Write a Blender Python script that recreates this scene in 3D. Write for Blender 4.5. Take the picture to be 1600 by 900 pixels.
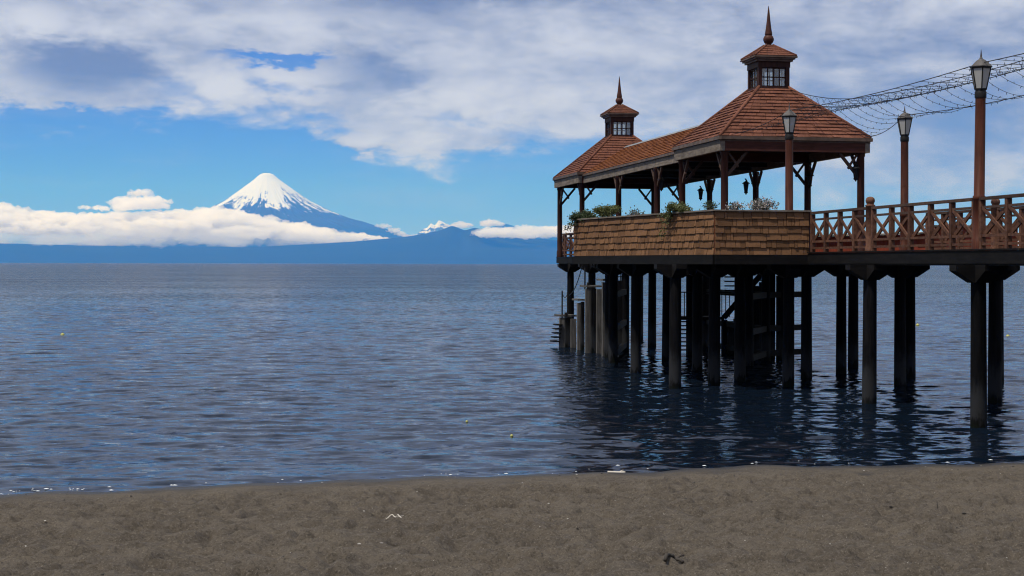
import bpy, math, random
import numpy as np
from mathutils import Vector, Matrix

for o in list(bpy.data.objects):
    bpy.data.objects.remove(o)
scene = bpy.context.scene
COL = scene.collection
R = math.radians

# ------------------------------------------------------------------ camera
EYE = 3.3                     # metres above the lake
cam_d = bpy.data.cameras.new('camera')
cam = bpy.data.objects.new('camera', cam_d)
COL.objects.link(cam)
cam_d.sensor_width = 36.0
cam_d.lens = 54.0
cam_d.shift_y = -38.0 / 1600.0
cam_d.clip_start = 0.5
cam_d.clip_end = 200000.0
cam.location = (0, 0, EYE)
cam.rotation_euler = (R(90), R(-0.12), 0)
scene.camera = cam
scene.render.resolution_x, scene.render.resolution_y = 1024, 576

# ------------------------------------------------------------------ sun, sky, exposure
SUN_EL, SUN_AZ = 63.0, -126.0          # azimuth from +Y towards +X
sun_dir = Vector((math.sin(R(SUN_AZ)) * math.cos(R(SUN_EL)),
                  math.cos(R(SUN_AZ)) * math.cos(R(SUN_EL)), math.sin(R(SUN_EL))))
sl = bpy.data.lights.new('sun', 'SUN')
sl.energy = 3.2
sl.angle = R(0.53)
sl.color = (1.0, 0.965, 0.915)
so = bpy.data.objects.new('sun', sl)
COL.objects.link(so)
so.location = (-60, 20, 90)
so.rotation_euler = sun_dir.to_track_quat('Z', 'Y').to_euler()

world = bpy.data.worlds.new('World')
scene.world = world
world.use_nodes = True


class NG:
    """small helper to write node trees as expressions"""
    def __init__(s, tree):
        s.t = tree
        s.n = tree.nodes
        s.l = tree.links

    def node(s, typ, **kw):
        n = s.n.new(typ)
        for k, v in kw.items():
            setattr(n, k, v)
        return n

    def put(s, sock, v):
        if hasattr(v, 'is_linked') or isinstance(v, bpy.types.NodeSocket):
            s.l.new(v, sock)
        else:
            sock.default_value = v

    def m(s, op, a, b=None, c=None, clamp=False):
        n = s.node('ShaderNodeMath', operation=op, use_clamp=clamp)
        s.put(n.inputs[0], a)
        if b is not None:
            s.put(n.inputs[1], b)
        if c is not None:
            s.put(n.inputs[2], c)
        return n.outputs[0]

    def vm(s, op, a, b):
        n = s.node('ShaderNodeVectorMath', operation=op)
        s.put(n.inputs[0], a)
        s.put(n.inputs[1], b)
        return n.outputs[0]

    def sstep(s, v, lo, hi, to0=0.0, to1=1.0, kind='SMOOTHSTEP'):
        n = s.node('ShaderNodeMapRange', interpolation_type=kind)
        s.put(n.inputs['Value'], v)
        s.put(n.inputs['From Min'], lo)
        s.put(n.inputs['From Max'], hi)
        s.put(n.inputs['To Min'], to0)
        s.put(n.inputs['To Max'], to1)
        return n.outputs[0]

    def noise(s, vec, scale, detail=4.0, rough=0.5, dist=0.0, out=0):
        n = s.node('ShaderNodeTexNoise')
        s.put(n.inputs['Vector'], vec)
        n.inputs['Scale'].default_value = scale
        n.inputs['Detail'].default_value = detail
        n.inputs['Roughness'].default_value = rough
        n.inputs['Distortion'].default_value = dist
        return n.outputs[out]

    def mixc(s, f, a, b, blend='MIX'):
        n = s.node('ShaderNodeMix', data_type='RGBA', blend_type=blend)
        s.put(n.inputs[0], f)
        for i, v in ((6, a), (7, b)):
            if isinstance(v, tuple) and len(v) == 3:
                v = v + (1.0,)
            s.put(n.inputs[i], v)
        return n.outputs[2]

    def xyz(s, v):
        n = s.node('ShaderNodeSeparateXYZ')
        s.put(n.inputs[0], v)
        return n.outputs

    def comb(s, x, y, z):
        n = s.node('ShaderNodeCombineXYZ')
        for i, v in enumerate((x, y, z)):
            s.put(n.inputs[i], v)
        return n.outputs[0]


def build_world():
    t = world.node_tree
    t.nodes.clear()
    g = NG(t)
    out = g.node('ShaderNodeOutputWorld')
    sky = g.node('ShaderNodeTexSky', sky_type='NISHITA')
    sky.sun_disc = False
    sky.sun_elevation = R(SUN_EL)
    sky.sun_rotation = R(SUN_AZ)
    sky.air_density = 1.0
    sky.dust_density = 0.0
    sky.ozone_density = 6.0
    sky.altitude = 4000.0
    bg1 = g.node('ShaderNodeBackground')
    g.l.new(g.vm('MULTIPLY', sky.outputs[0], (0.48, 0.63, 1.18)), bg1.inputs[0])
    bg1.inputs[1].default_value = 0.085
    # broken cloud deck, laid out by compass direction and elevation
    D = g.node('ShaderNodeTexCoord').outputs['Generated']
    X = g.xyz(D)
    el = g.m('ARCSINE', X[2])
    az = g.m('ARCTAN2', X[0], X[1])
    S = g.vm('MULTIPLY', D, (1.0, 1.0, 2.6))
    nA = g.noise(S, 5.5, 7, 0.55, 0.2)
    nB = g.noise(g.vm('ADD', S, (3.1, 7.7, 1.3)), 14.0, 7, 0.56, 0.3)
    nC = g.noise(g.vm('ADD', S, (9.1, 2.7, 4.3)), 30.0, 6, 0.6, 0.2)
    wob = g.m('ADD', g.m('MULTIPLY', g.m('SUBTRACT', nB, 0.5), 0.10), g.m('MULTIPLY', g.m('SUBTRACT', nC, 0.5), 0.05))
    azw = g.m('ADD', az, g.m('MULTIPLY', g.m('SUBTRACT', nB, 0.5), 0.09))
    elw = g.m('ADD', el, g.m('MULTIPLY', g.m('SUBTRACT', nC, 0.5), 0.035))

    def blob(px, py, wx, wy, amp, soft=1.0):
        a0 = math.atan((px - 800) / 2400.0)
        e0 = (412 - py) / 2400.0
        dx = g.m('DIVIDE', g.m('SUBTRACT', azw, a0), wx / 2400.0)
        dy = g.m('DIVIDE', g.m('SUBTRACT', elw, e0), wy / 2400.0)
        r2 = g.m('ADD', g.m('MULTIPLY', dx, dx), g.m('MULTIPLY', dy, dy))
        return g.m('MULTIPLY', g.m('EXPONENT', g.m('MULTIPLY', g.m('POWER', r2, soft), -1.0)), amp)

    def addall(lst):
        r = lst[0]
        for x in lst[1:]:
            r = g.m('ADD', r, x)
        return r
    # lower edge of the deck: higher on the left of the volcano, lower over the pier
    edge = g.sstep(az, R(-12.5), R(-3.0), 0.097, 0.073)
    edge = g.m('ADD', edge, g.sstep(az, R(2), R(13), 0.0, -0.040))
    soft = g.sstep(az, R(2), R(14), 0.024, 0.07)
    cov = g.m('DIVIDE', g.m('ADD', g.m('SUBTRACT', el, edge), wob), soft)
    cov = addall([cov,
                  blob(430, 97, 100, 12, -2.1),
                  blob(700, 105, 60, 10, -0.9),
                  blob(1480, 110, 170, 40, -0.3),
                  blob(1300, 160, 130, 22, -0.2),
                  blob(1500, 265, 260, 60, 0.55),
                  blob(560, 216, 75, 20, 2.2),
                  blob(700, 222, 90, 18, 1.4),
                  blob(112, 115, 105, 46, 1.5),
                  blob(570, 128, 80, 40, 1.2),
                  blob(110, 165, 120, 16, 1.6)])
    gaps = g.sstep(nA, 0.26, 0.44)
    hi = g.sstep(el, 0.18, 0.30)
    gapm = g.m('SUBTRACT', 1.0, g.m('MULTIPLY', hi, g.m('SUBTRACT', 1.0, gaps)))
    mask = g.m('MULTIPLY', g.sstep(cov, -0.35, 1.0), gapm)
    veil = g.m('MULTIPLY', g.sstep(g.noise(g.vm('MULTIPLY', D, (1, 1, 6)), 7.0, 5, 0.6), 0.42, 0.72), g.sstep(el, 0.03, 0.10, 0.12, 0.26))
    mask = g.m('MAXIMUM', mask, veil)
    mask = g.m('MULTIPLY', mask, 0.93)
    # brightness of the deck: bellies dark, tops bright
    br = addall([g.m('MULTIPLY', g.m('SUBTRACT', nB, 0.5), 1.5),
                 g.m('MULTIPLY', g.m('SUBTRACT', nC, 0.5), 1.1),
                 g.m('MULTIPLY', g.m('SUBTRACT', nA, 0.5), 0.55),
                 blob(112, 112, 92, 36, -0.75, 1.2),
                 blob(570, 128, 74, 36, -0.50, 1.1),
                 blob(640, 6, 200, 24, -0.62, 1.1),
                 blob(300, -10, 150, 20, -0.3),
                 blob(50, 58, 50, 20, 0.5),
                 blob(440, 132, 140, 22, 0.38),
                 blob(690, 150, 80, 40, 0.33),
                 blob(545, 213, 80, 15, 0.35),
                 blob(860, 150, 200, 60, 0.12),
                 blob(1450, 190, 280, 130, -0.42),
                 blob(1050, 90, 200, 60, -0.10)])
    br = g.sstep(g.m('ADD', br, 0.52), -0.28, 1.08)
    cc = g.mixc(br, (0.150, 0.168, 0.225), (0.545, 0.59, 0.705))
    bg2 = g.node('ShaderNodeBackground')
    g.l.new(cc, bg2.inputs[0])
    bg2.inputs[1].default_value = 1.0
    mx = g.node('ShaderNodeMixShader')
    g.l.new(mask, mx.inputs[0])
    g.l.new(bg1.outputs[0], mx.inputs[1])
    g.l.new(bg2.outputs[0], mx.inputs[2])
    g.l.new(mx.outputs[0], out.inputs[0])


build_world()
vs = scene.view_settings
vs.view_transform = 'Standard'
vs.look = 'None'
vs.exposure = 0.3
vs.gamma = 1.0
vs.use_curve_mapping = False
cy = scene.cycles
cy.use_denoising = True
cy.filter_width = 1.15
cy.max_bounces = 12
cy.diffuse_bounces = 3
cy.glossy_bounces = 3
cy.transmission_bounces = 4
cy.volume_bounces = 10
cy.transparent_max_bounces = 8
cy.caustics_reflective = False
cy.caustics_refractive = False
cy.sample_clamp_indirect = 4.0

# ------------------------------------------------------------------ helpers
rng = random.Random(7)
nrng = np.random.default_rng(11)


def tag(o, label=None, cat=None, group=None, kind=None):
    if label:
        o['label'] = label
    if cat:
        o['category'] = cat
    if group:
        o['group'] = group
    if kind:
        o['kind'] = kind
    return o


PIER_A = math.atan(0.1875)
SA, CA = math.sin(PIER_A), math.cos(PIER_A)


def W(u, s, h):
    """pier frame (across, along, above eye level) -> world"""
    return Vector((-s * SA + u * CA, s * CA + u * SA, EYE + h))


def px(x, y, depth):
    """a point `depth` metres out in the direction of a photo pixel"""
    return Vector(((x - 800) / 2400 * depth, depth, EYE + (412 - y) / 2400 * depth))


def empty(name, base=None, loc=None, rz=0.0):
    """base: pier-frame base point of a thing (parts are given in pier coordinates)"""
    o = bpy.data.objects.new(name, None)
    o.empty_display_size = 0.2
    COL.objects.link(o)
    if base is not None:
        o.location = W(*base)
        o.rotation_euler = (0, 0, PIER_A)
    else:
        o.location = loc or (0, 0, 0)
        o.rotation_euler = (0, 0, rz)
    return o


class MB:
    def __init__(s):
        s.v, s.f, s.sm = [], [], []

    def add(s, vs_, fs, smooth=False):
        k = len(s.v)
        s.v += [tuple(p) for p in vs_]
        s.f += [tuple(i + k for i in f) for f in fs]
        s.sm += [smooth] * len(fs)
        return s

    def box(s, x0, x1, y0, y1, z0, z1):
        v = [(x0, y0, z0), (x1, y0, z0), (x1, y1, z0), (x0, y1, z0), (x0, y0, z1), (x1, y0, z1), (x1, y1, z1), (x0, y1, z1)]
        return s.add(v, [(0, 3, 2, 1), (4, 5, 6, 7), (0, 1, 5, 4), (1, 2, 6, 5), (2, 3, 7, 6), (3, 0, 4, 7)])

    def hexa(s, v):
        return s.add(v, [(0, 3, 2, 1), (4, 5, 6, 7), (0, 1, 5, 4), (1, 2, 6, 5), (2, 3, 7, 6), (3, 0, 4, 7)])

    def bar(s, p, q, w, h, up=(0, 0, 1)):
        p, q = Vector(p), Vector(q)
        d = (q - p).normalized()
        up = Vector(up)
        if abs(d.dot(up)) > 0.98:
            up = Vector((0, 1, 0))
        side = d.cross(up).normalized()
        u2 = side.cross(d).normalized()
        a, b = side * (w / 2), u2 * (h / 2)
        return s.hexa([p - a - b, p + a - b, q + a - b, q - a - b, p - a + b, p + a + b, q + a + b, q - a + b])

    def cyl(s, p, q, r0, r1, n=12, caps=True, smooth=True):
        p, q = Vector(p), Vector(q)
        d = (q - p).normalized()
        up = Vector((0, 0, 1)) if abs(d.z) < 0.9 else Vector((0, 1, 0))
        a = d.cross(up).normalized()
        b = d.cross(a).normalized()
        v = []
        for c, r in ((p, r0), (q, r1)):
            for i in range(n):
                t = 2 * math.pi * i / n
                v.append(c + (a * math.cos(t) + b * math.sin(t)) * r)
        s.add(v, [(i, (i + 1) % n, n + (i + 1) % n, n + i) for i in range(n)], smooth)
        if caps:
            s.add(v[:n], [tuple(range(n))[::-1]])
            s.add(v[n:], [tuple(range(n))])
        return s

    def tube(s, pts, r, n=5):
        pts = [Vector(p) for p in pts]
        rings = []
        for i, p in enumerate(pts):
            d = (pts[min(i + 1, len(pts) - 1)] - pts[max(i - 1, 0)]).normalized()
            up = Vector((0, 0, 1)) if abs(d.z) < 0.95 else Vector((0, 1, 0))
            a = d.cross(up).normalized()
            b = d.cross(a).normalized()
            rings.append([p + (a * math.cos(2 * math.pi * k / n) + b * math.sin(2 * math.pi * k / n)) * r for k in range(n)])
        v = [q for rg in rings for q in rg]
        f = []
        for i in range(len(pts) - 1):
            for k in range(n):
                f.append((i * n + k, i * n + (k + 1) % n, (i + 1) * n + (k + 1) % n, (i + 1) * n + k))
        f.append(tuple(range(n))[::-1])
        f.append(tuple((len(pts) - 1) * n + k for k in range(n)))
        return s.add(v, f, True)

    def lathe(s, c, prof, n=16, smooth=True, rot=0.0):
        c = Vector(c)
        v, f = [], []
        for r, z in prof:
            for i in range(n):
                t = 2 * math.pi * i / n + rot
                v.append(c + Vector((r * math.cos(t), r * math.sin(t), z)))
        for j in range(len(prof) - 1):
            for i in range(n):
                f.append((j * n + i, j * n + (i + 1) % n, (j + 1) * n + (i + 1) % n, (j + 1) * n + i))
        s.add(v, f, smooth)
        s.add(v[:n], [tuple(range(n))[::-1]])
        s.add(v[-n:], [tuple(range(n))])
        return s

    def prism(s, poly, off):
        """closed polygon (3-D points) extruded by off"""
        off = Vector(off)
        a = [Vector(p) for p in poly]
        n = len(a)
        return s.add(a + [p + off for p in a], [tuple(range(n))[::-1], tuple(range(n, 2 * n))] +
                     [(i, (i + 1) % n, n + (i + 1) % n, n + i) for i in range(n)])

    def build(s, name, mat, parent=None, base=(0, 0, 0)):
        me = bpy.data.meshes.new(name)
        b = Vector(base)
        me.from_pydata([tuple(Vector(p) - b) for p in s.v], [], s.f)
        me.polygons.foreach_set('use_smooth', s.sm)
        me.materials.append(mat)
        me.update()
        o = bpy.data.objects.new(name, me)
        COL.objects.link(o)
        if parent is not None:
            o.parent = parent
        return o


def copy_tree(o, parent=None):
    c = o.copy()
    COL.objects.link(c)
    if parent is not None:
        c.parent = parent
    for ch in o.children:
        copy_tree(ch, c)
    return c


def vnoise(x, y, seed=0):
    """smooth lattice noise on arrays, about -1..1"""
    xi, yi = np.floor(x).astype(np.int64), np.floor(y).astype(np.int64)
    fx, fy = x - xi, y - yi
    fx, fy = fx * fx * fx * (fx * (fx * 6 - 15) + 10), fy * fy * fy * (fy * (fy * 6 - 15) + 10)

    def h(a, b):
        n = (a * 374761393 + b * 668265263 + seed * 1442695041) & 0xFFFFFFFF
        n = ((n ^ (n >> 13)) * 1274126177) & 0xFFFFFFFF
        n = n ^ (n >> 16)
        return (n & 0xFFFF) / 32767.5 - 1.0
    a, b, c, d = h(xi, yi), h(xi + 1, yi), h(xi, yi + 1), h(xi + 1, yi + 1)
    return (a * (1 - fx) + b * fx) * (1 - fy) + (c * (1 - fx) + d * fx) * fy


def fbm(x, y, oct=5, seed=0, gain=0.5):
    t, a, n = 0.0, 1.0, 0.0
    for i in range(oct):
        t = t + a * vnoise(x * 2 ** i + 17.3 * i, y * 2 ** i - 9.1 * i, seed + i)
        n += a
        a *= gain
    return t / n


def grid_mesh(name, X, Y, Z, mat, smooth=True, parent=None, closed=False):
    """X,Y,Z 2-D arrays -> one quad sheet"""
    r, c = X.shape
    co = np.stack([X, Y, Z], -1).reshape(-1, 3).astype(np.float32)
    idx = np.arange(r * c).reshape(r, c)
    q = np.stack([idx[:-1, :-1], idx[:-1, 1:], idx[1:, 1:], idx[1:, :-1]], -1).reshape(-1, 4)
    if closed:
        w = np.stack([idx[:-1, -1], idx[:-1, 0], idx[1:, 0], idx[1:, -1]], -1)
        q = np.concatenate([q, w])
    me = bpy.data.meshes.new(name)
    me.vertices.add(len(co))
    me.vertices.foreach_set('co', co.ravel())
    me.loops.add(q.size)
    me.loops.foreach_set('vertex_index', q.astype(np.int32).ravel())
    me.polygons.add(len(q))
    me.polygons.foreach_set('loop_start', np.arange(0, q.size, 4, dtype=np.int32))
    me.polygons.foreach_set('loop_total', np.full(len(q), 4, dtype=np.int32))
    me.polygons.foreach_set('use_smooth', np.full(len(q), smooth))
    me.materials.append(mat)
    me.update(calc_edges=True)
    o = bpy.data.objects.new(name, me)
    COL.objects.link(o)
    if parent is not None:
        o.parent = parent
    return o


# ------------------------------------------------------------------ materials
def new_mat(name):
    m = bpy.data.materials.new(name)
    m.use_nodes = True
    m.node_tree.nodes.clear()
    g = NG(m.node_tree)
    out = g.node('ShaderNodeOutputMaterial')
    b = g.node('ShaderNodeBsdfPrincipled')
    g.l.new(b.outputs[0], out.inputs[0])
    return m, g, b, out


def bump(g, b, height, strength=0.3, dist=0.01):
    n = g.node('ShaderNodeBump')
    n.inputs['Strength'].default_value = strength
    n.inputs['Distance'].default_value = dist
    g.put(n.inputs['Height'], height)
    g.l.new(n.outputs[0], b.inputs['Normal'])


def wood(name, c1, c2, rough=0.7, grain=(1, 1, 1), scale=6.0, vary=0.35, spec=0.12, coord='Object', stain=0.5):
    m, g, b, out = new_mat(name)
    co = g.node('ShaderNodeTexCoord').outputs[coord]
    rnd = g.node('ShaderNodeObjectInfo').outputs['Random']
    off = g.comb(g.m('MULTIPLY', rnd, 37.0), g.m('MULTIPLY', rnd, 91.0), g.m('MULTIPLY', rnd, 13.0))
    v = g.vm('MULTIPLY', g.vm('ADD', co, off), grain)
    n1 = g.noise(v, scale, 6, 0.65)
    n2 = g.noise(g.vm('ADD', co, off), 2.3, 4, 0.6)
    c = g.mixc(g.sstep(n1, 0.3, 0.7), c1, c2)
    c = g.mixc(g.m('MULTIPLY', g.sstep(n2, 0.45, 0.75), stain), c, tuple(x * 0.45 for x in c1))
    k = g.m('ADD', 1.0 - vary, g.m('MULTIPLY', rnd, 2 * vary))
    c = g.vm('MULTIPLY', c, g.comb(k, k, k))
    g.put(b.inputs['Base Color'], c)
    b.inputs['Roughness'].default_value = rough
    b.inputs['Specular IOR Level'].default_value = spec
    bump(g, b, n1, 0.5, 0.006)
    return m


M = {}
M['roof'] = wood('roof_shingle', (0.098, 0.038, 0.024), (0.175, 0.072, 0.046), 0.85, (6, 6, 1), 3.0, 0.22)
M['roof_gallery'] = wood('gallery_shingle', (0.155, 0.050, 0.018), (0.31, 0.110, 0.036), 0.85, (6, 6, 1), 3.0, 0.35)
M['wall_shingle'] = wood('wall_shingle', (0.110, 0.054, 0.026), (0.205, 0.108, 0.054), 0.85, (9, 9, 0.8), 3.0, 0.30, stain=0.35)
M['column'] = wood('column_wood', (0.028, 0.011, 0.008), (0.055, 0.022, 0.016), 0.6, (8, 8, 0.6), 3.0, 0.15)
M['lamp_wood'] = wood('lamp_wood', (0.046, 0.014, 0.008), (0.085, 0.028, 0.016), 0.5, (9, 9, 0.5), 3.0, 0.12)
M['fascia'] = wood('fascia_board', (0.13, 0.105, 0.085), (0.24, 0.20, 0.165), 0.85, (3, 1, 8), 2.0, 0.12)
M['beam_red'] = wood('beam_red', (0.045, 0.016, 0.012), (0.085, 0.030, 0.022), 0.7, (1, 3, 8), 2.0, 0.1)
M['rail'] = wood('rail_wood', (0.066, 0.030, 0.019), (0.140, 0.068, 0.043), 0.7, (3, 3, 3), 4.0, 0.22)
M['rail_dark'] = wood('rail_dark', (0.045, 0.027, 0.020), (0.090, 0.054, 0.040), 0.7, (3, 3, 3), 4.0, 0.2)
M['gutter'] = wood('gutter', (0.075, 0.050, 0.038), (0.14, 0.10, 0.08), 0.55, (2, 2, 2), 2.0, 0.1)
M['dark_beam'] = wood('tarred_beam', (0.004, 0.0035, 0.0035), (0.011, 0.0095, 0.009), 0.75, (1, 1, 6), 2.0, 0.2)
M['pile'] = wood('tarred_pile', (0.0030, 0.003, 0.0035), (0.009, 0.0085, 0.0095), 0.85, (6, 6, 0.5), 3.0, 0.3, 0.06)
M['concrete'] = wood('weathered_plank', (0.06, 0.056, 0.05), (0.14, 0.13, 0.12), 0.85, (6, 6, 0.5), 3.0, 0.25)
M['red_panel'] = wood('red_panel', (0.16, 0.030, 0.016), (0.25, 0.055, 0.030), 0.7, (6, 6, 0.8), 3.0, 0.2)
M['black'] = wood('black_iron', (0.010, 0.010, 0.010), (0.022, 0.02, 0.02), 0.5, (2, 2, 2), 4.0, 0.1)
M['lead'] = wood('lead_flashing', (0.16, 0.17, 0.18), (0.26, 0.27, 0.28), 0.5, (2, 2, 2), 3.0, 0.1)
M['cap_metal'] = wood('lantern_cap', (0.07, 0.065, 0.06), (0.13, 0.12, 0.115), 0.5, (2, 2, 2), 3.0, 0.1)
M['cable'] = wood('cable', (0.012, 0.012, 0.016), (0.02, 0.02, 0.026), 0.6, (2, 2, 2), 3.0, 0.1)
M['spire'] = wood('spire', (0.050, 0.020, 0.015), (0.085, 0.034, 0.026), 0.5, (2, 2, 2), 3.0, 0.1)


def pile_stain():
    m = M['pile']
    g = NG(m.node_tree)
    b = next(n for n in g.n if n.type == 'BSDF_PRINCIPLED')
    src = b.inputs['Base Color'].links[0].from_socket
    P = g.node('ShaderNodeNewGeometry').outputs['Position']
    z = g.xyz(P)[2]
    n = g.noise(g.vm('MULTIPLY', P, (5, 5, 1.2)), 1.6, 5, 0.65)
    zz = g.m('ADD', z, g.m('MULTIPLY', g.m('SUBTRACT', n, 0.5), 1.1))
    band = g.m('MULTIPLY', g.sstep(zz, 0.05, 0.25), g.sstep(zz, 0.5, 1.1, 1.0, 0.0))
    c = g.mixc(g.m('MULTIPLY', band, 0.8), src, (0.030, 0.031, 0.033))
    g.put(b.inputs['Base Color'], g.mixc(g.sstep(zz, -0.1, 0.12, 1.0, 0.0), c, (0.006, 0.008, 0.005)))


pile_stain()


def make_glass():
    m, g, b, out = new_mat('frosted_pane')
    co = g.node('ShaderNodeTexCoord').outputs['Object']
    n = g.noise(co, 5.0, 4, 0.6)
    g.put(b.inputs['Base Color'], g.mixc(n, (0.58, 0.57, 0.54), (0.74, 0.73, 0.70)))
    b.inputs['Roughness'].default_value = 0.25
    tr = g.node('ShaderNodeBsdfTranslucent')
    tr.inputs[0].default_value = (0.8, 0.8, 0.78, 1)
    mx = g.node('ShaderNodeMixShader')
    mx.inputs[0].default_value = 0.5
    g.l.new(b.outputs[0], mx.inputs[1])
    g.l.new(tr.outputs[0], mx.inputs[2])
    g.l.new(mx.outputs[0], out.inputs[0])
    M['pane'] = m
    m, g, b, out = new_mat('clear_pane')
    tp = g.node('ShaderNodeBsdfTransparent')
    tp.inputs[0].default_value = (0.93, 0.95, 0.95, 1)
    gl = g.node('ShaderNodeBsdfGlossy')
    gl.inputs['Roughness'].default_value = 0.05
    df = g.node('ShaderNodeBsdfTranslucent')
    df.inputs[0].default_value = (0.9, 0.9, 0.88, 1)
    m1 = g.node('ShaderNodeMixShader')
    m1.inputs[0].default_value = 0.14
    g.l.new(tp.outputs[0], m1.inputs[1])
    g.l.new(df.outputs[0], m1.inputs[2])
    m2 = g.node('ShaderNodeMixShader')
    m2.inputs[0].default_value = 0.12
    g.l.new(m1.outputs[0], m2.inputs[1])
    g.l.new(gl.outputs[0], m2.inputs[2])
    g.l.new(m2.outputs[0], out.inputs[0])
    M['clear'] = m


make_glass()


def make_sand():
    m, g, b, out = new_mat('dark_sand')
    P = g.node('ShaderNodeNewGeometry').outputs['Position']
    n1 = g.noise(P, 0.9, 6, 0.6)
    n2 = g.noise(P, 14.0, 5, 0.7)
    n3 = g.noise(P, 160.0, 3, 0.7)
    c = g.mixc(g.sstep(n1, 0.3, 0.7), (0.070, 0.057, 0.044), (0.116, 0.096, 0.074))
    c = g.mixc(g.sstep(n2, 0.35, 0.75), c, (0.126, 0.105, 0.082))
    c = g.mixc(g.sstep(n3, 0.62, 0.72), c, (0.035, 0.030, 0.026))
    c = g.mixc(g.m('MULTIPLY', g.sstep(g.noise(P, 70.0, 3, 0.6), 0.68, 0.74), 0.7), c, (0.30, 0.27, 0.23))
    n4 = g.noise(P, 38.0, 4, 0.75)
    c = g.mixc(g.m('MULTIPLY', g.sstep(n4, 0.50, 0.62), 0.7), c, (0.046, 0.039, 0.032))
    c = g.mixc(g.m('MULTIPLY', g.sstep(g.noise(P, 52.0, 3, 0.7), 0.56, 0.66), 0.65), c, (0.200, 0.175, 0.146))
    z = g.xyz(P)[2]
    zz = g.m('ADD', z, g.m('MULTIPLY', g.m('SUBTRACT', n1, 0.5), 0.06))
    wet = g.sstep(zz, 0.012, 0.078, 1.0, 0.0)
    c = g.mixc(g.m('MULTIPLY', wet, 0.85), c, (0.020, 0.017, 0.015))
    g.put(b.inputs['Base Color'], c)
    g.put(b.inputs['Roughness'], g.sstep(wet, 0.0, 1.0, 0.95, 0.45))
    b.inputs['Specular IOR Level'].default_value = 0.25
    h = g.m('ADD', g.m('MULTIPLY', n2, 1.0), g.m('MULTIPLY', n3, 0.25))
    bump(g, b, h, 1.0, 0.05)
    M['sand'] = m


make_sand()


def make_water():
    m, g, b, out = new_mat('lake_water')
    P = g.node('ShaderNodeNewGeometry').outputs['Position']
    # wind ripples: slopes from noise, crests lying across the view
    v = g.vm('MULTIPLY', P, (0.55, 1.0, 1.0))
    n1 = g.node('ShaderNodeTexNoise')
    g.put(n1.inputs['Vector'], v)
    n1.inputs['Scale'].default_value = 2.4
    n1.inputs['Detail'].default_value = 4.0
    n1.inputs['Roughness'].default_value = 0.62
    n1.inputs['Distortion'].default_value = 0.3
    pt = g.noise(g.vm('MULTIPLY', P, (0.35, 1.0, 1.0)), 0.045, 5, 0.6)
    amp = g.sstep(pt, 0.35, 0.68, 0.7, 1.25)
    # the wind freshens away from the sheltered shore
    amp = g.m('MULTIPLY', amp, g.sstep(g.xyz(P)[1], 25.0, 260.0, 0.9, 2.8, 'SMOOTHSTEP'))
    c1 = g.vm('SUBTRACT', n1.outputs['Color'], (0.5, 0.5, 0.5))
    c1 = g.vm('MULTIPLY', c1, (0.55, 0.95, 0.0))
    c1 = g.vm('MULTIPLY', c1, g.comb(amp, amp, 0.0))
    N = g.node('ShaderNodeNewGeometry').outputs['Normal']
    nn = g.node('ShaderNodeVectorMath', operation='NORMALIZE')
    g.put(nn.inputs[0], g.vm('ADD', N, c1))
    m.node_tree.nodes.remove(b)
    df = g.node('ShaderNodeBsdfDiffuse')
    df.inputs[0].default_value = (0.0030, 0.0065, 0.013, 1)
    gl = g.node('ShaderNodeBsdfGlossy')
    gl.inputs['Color'].default_value = (0.85, 0.90, 1.0, 1)
    gl.inputs['Roughness'].default_value = 0.10
    fr = g.node('ShaderNodeFresnel')
    fr.inputs['IOR'].default_value = 1.333
    for nd in (df, gl, fr):
        g.l.new(nn.outputs[0], nd.inputs['Normal'])
    mx = g.node('ShaderNodeMixShader')
    # waves hide part of the grazing mirror image
    g.put(mx.inputs[0], g.m('MULTIPLY', fr.outputs[0], 0.78))
    g.l.new(df.outputs[0], mx.inputs[1])
    g.l.new(gl.outputs[0], mx.inputs[2])
    g.l.new(mx.outputs[0], out.inputs[0])
    M['water'] = m


make_water()


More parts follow.
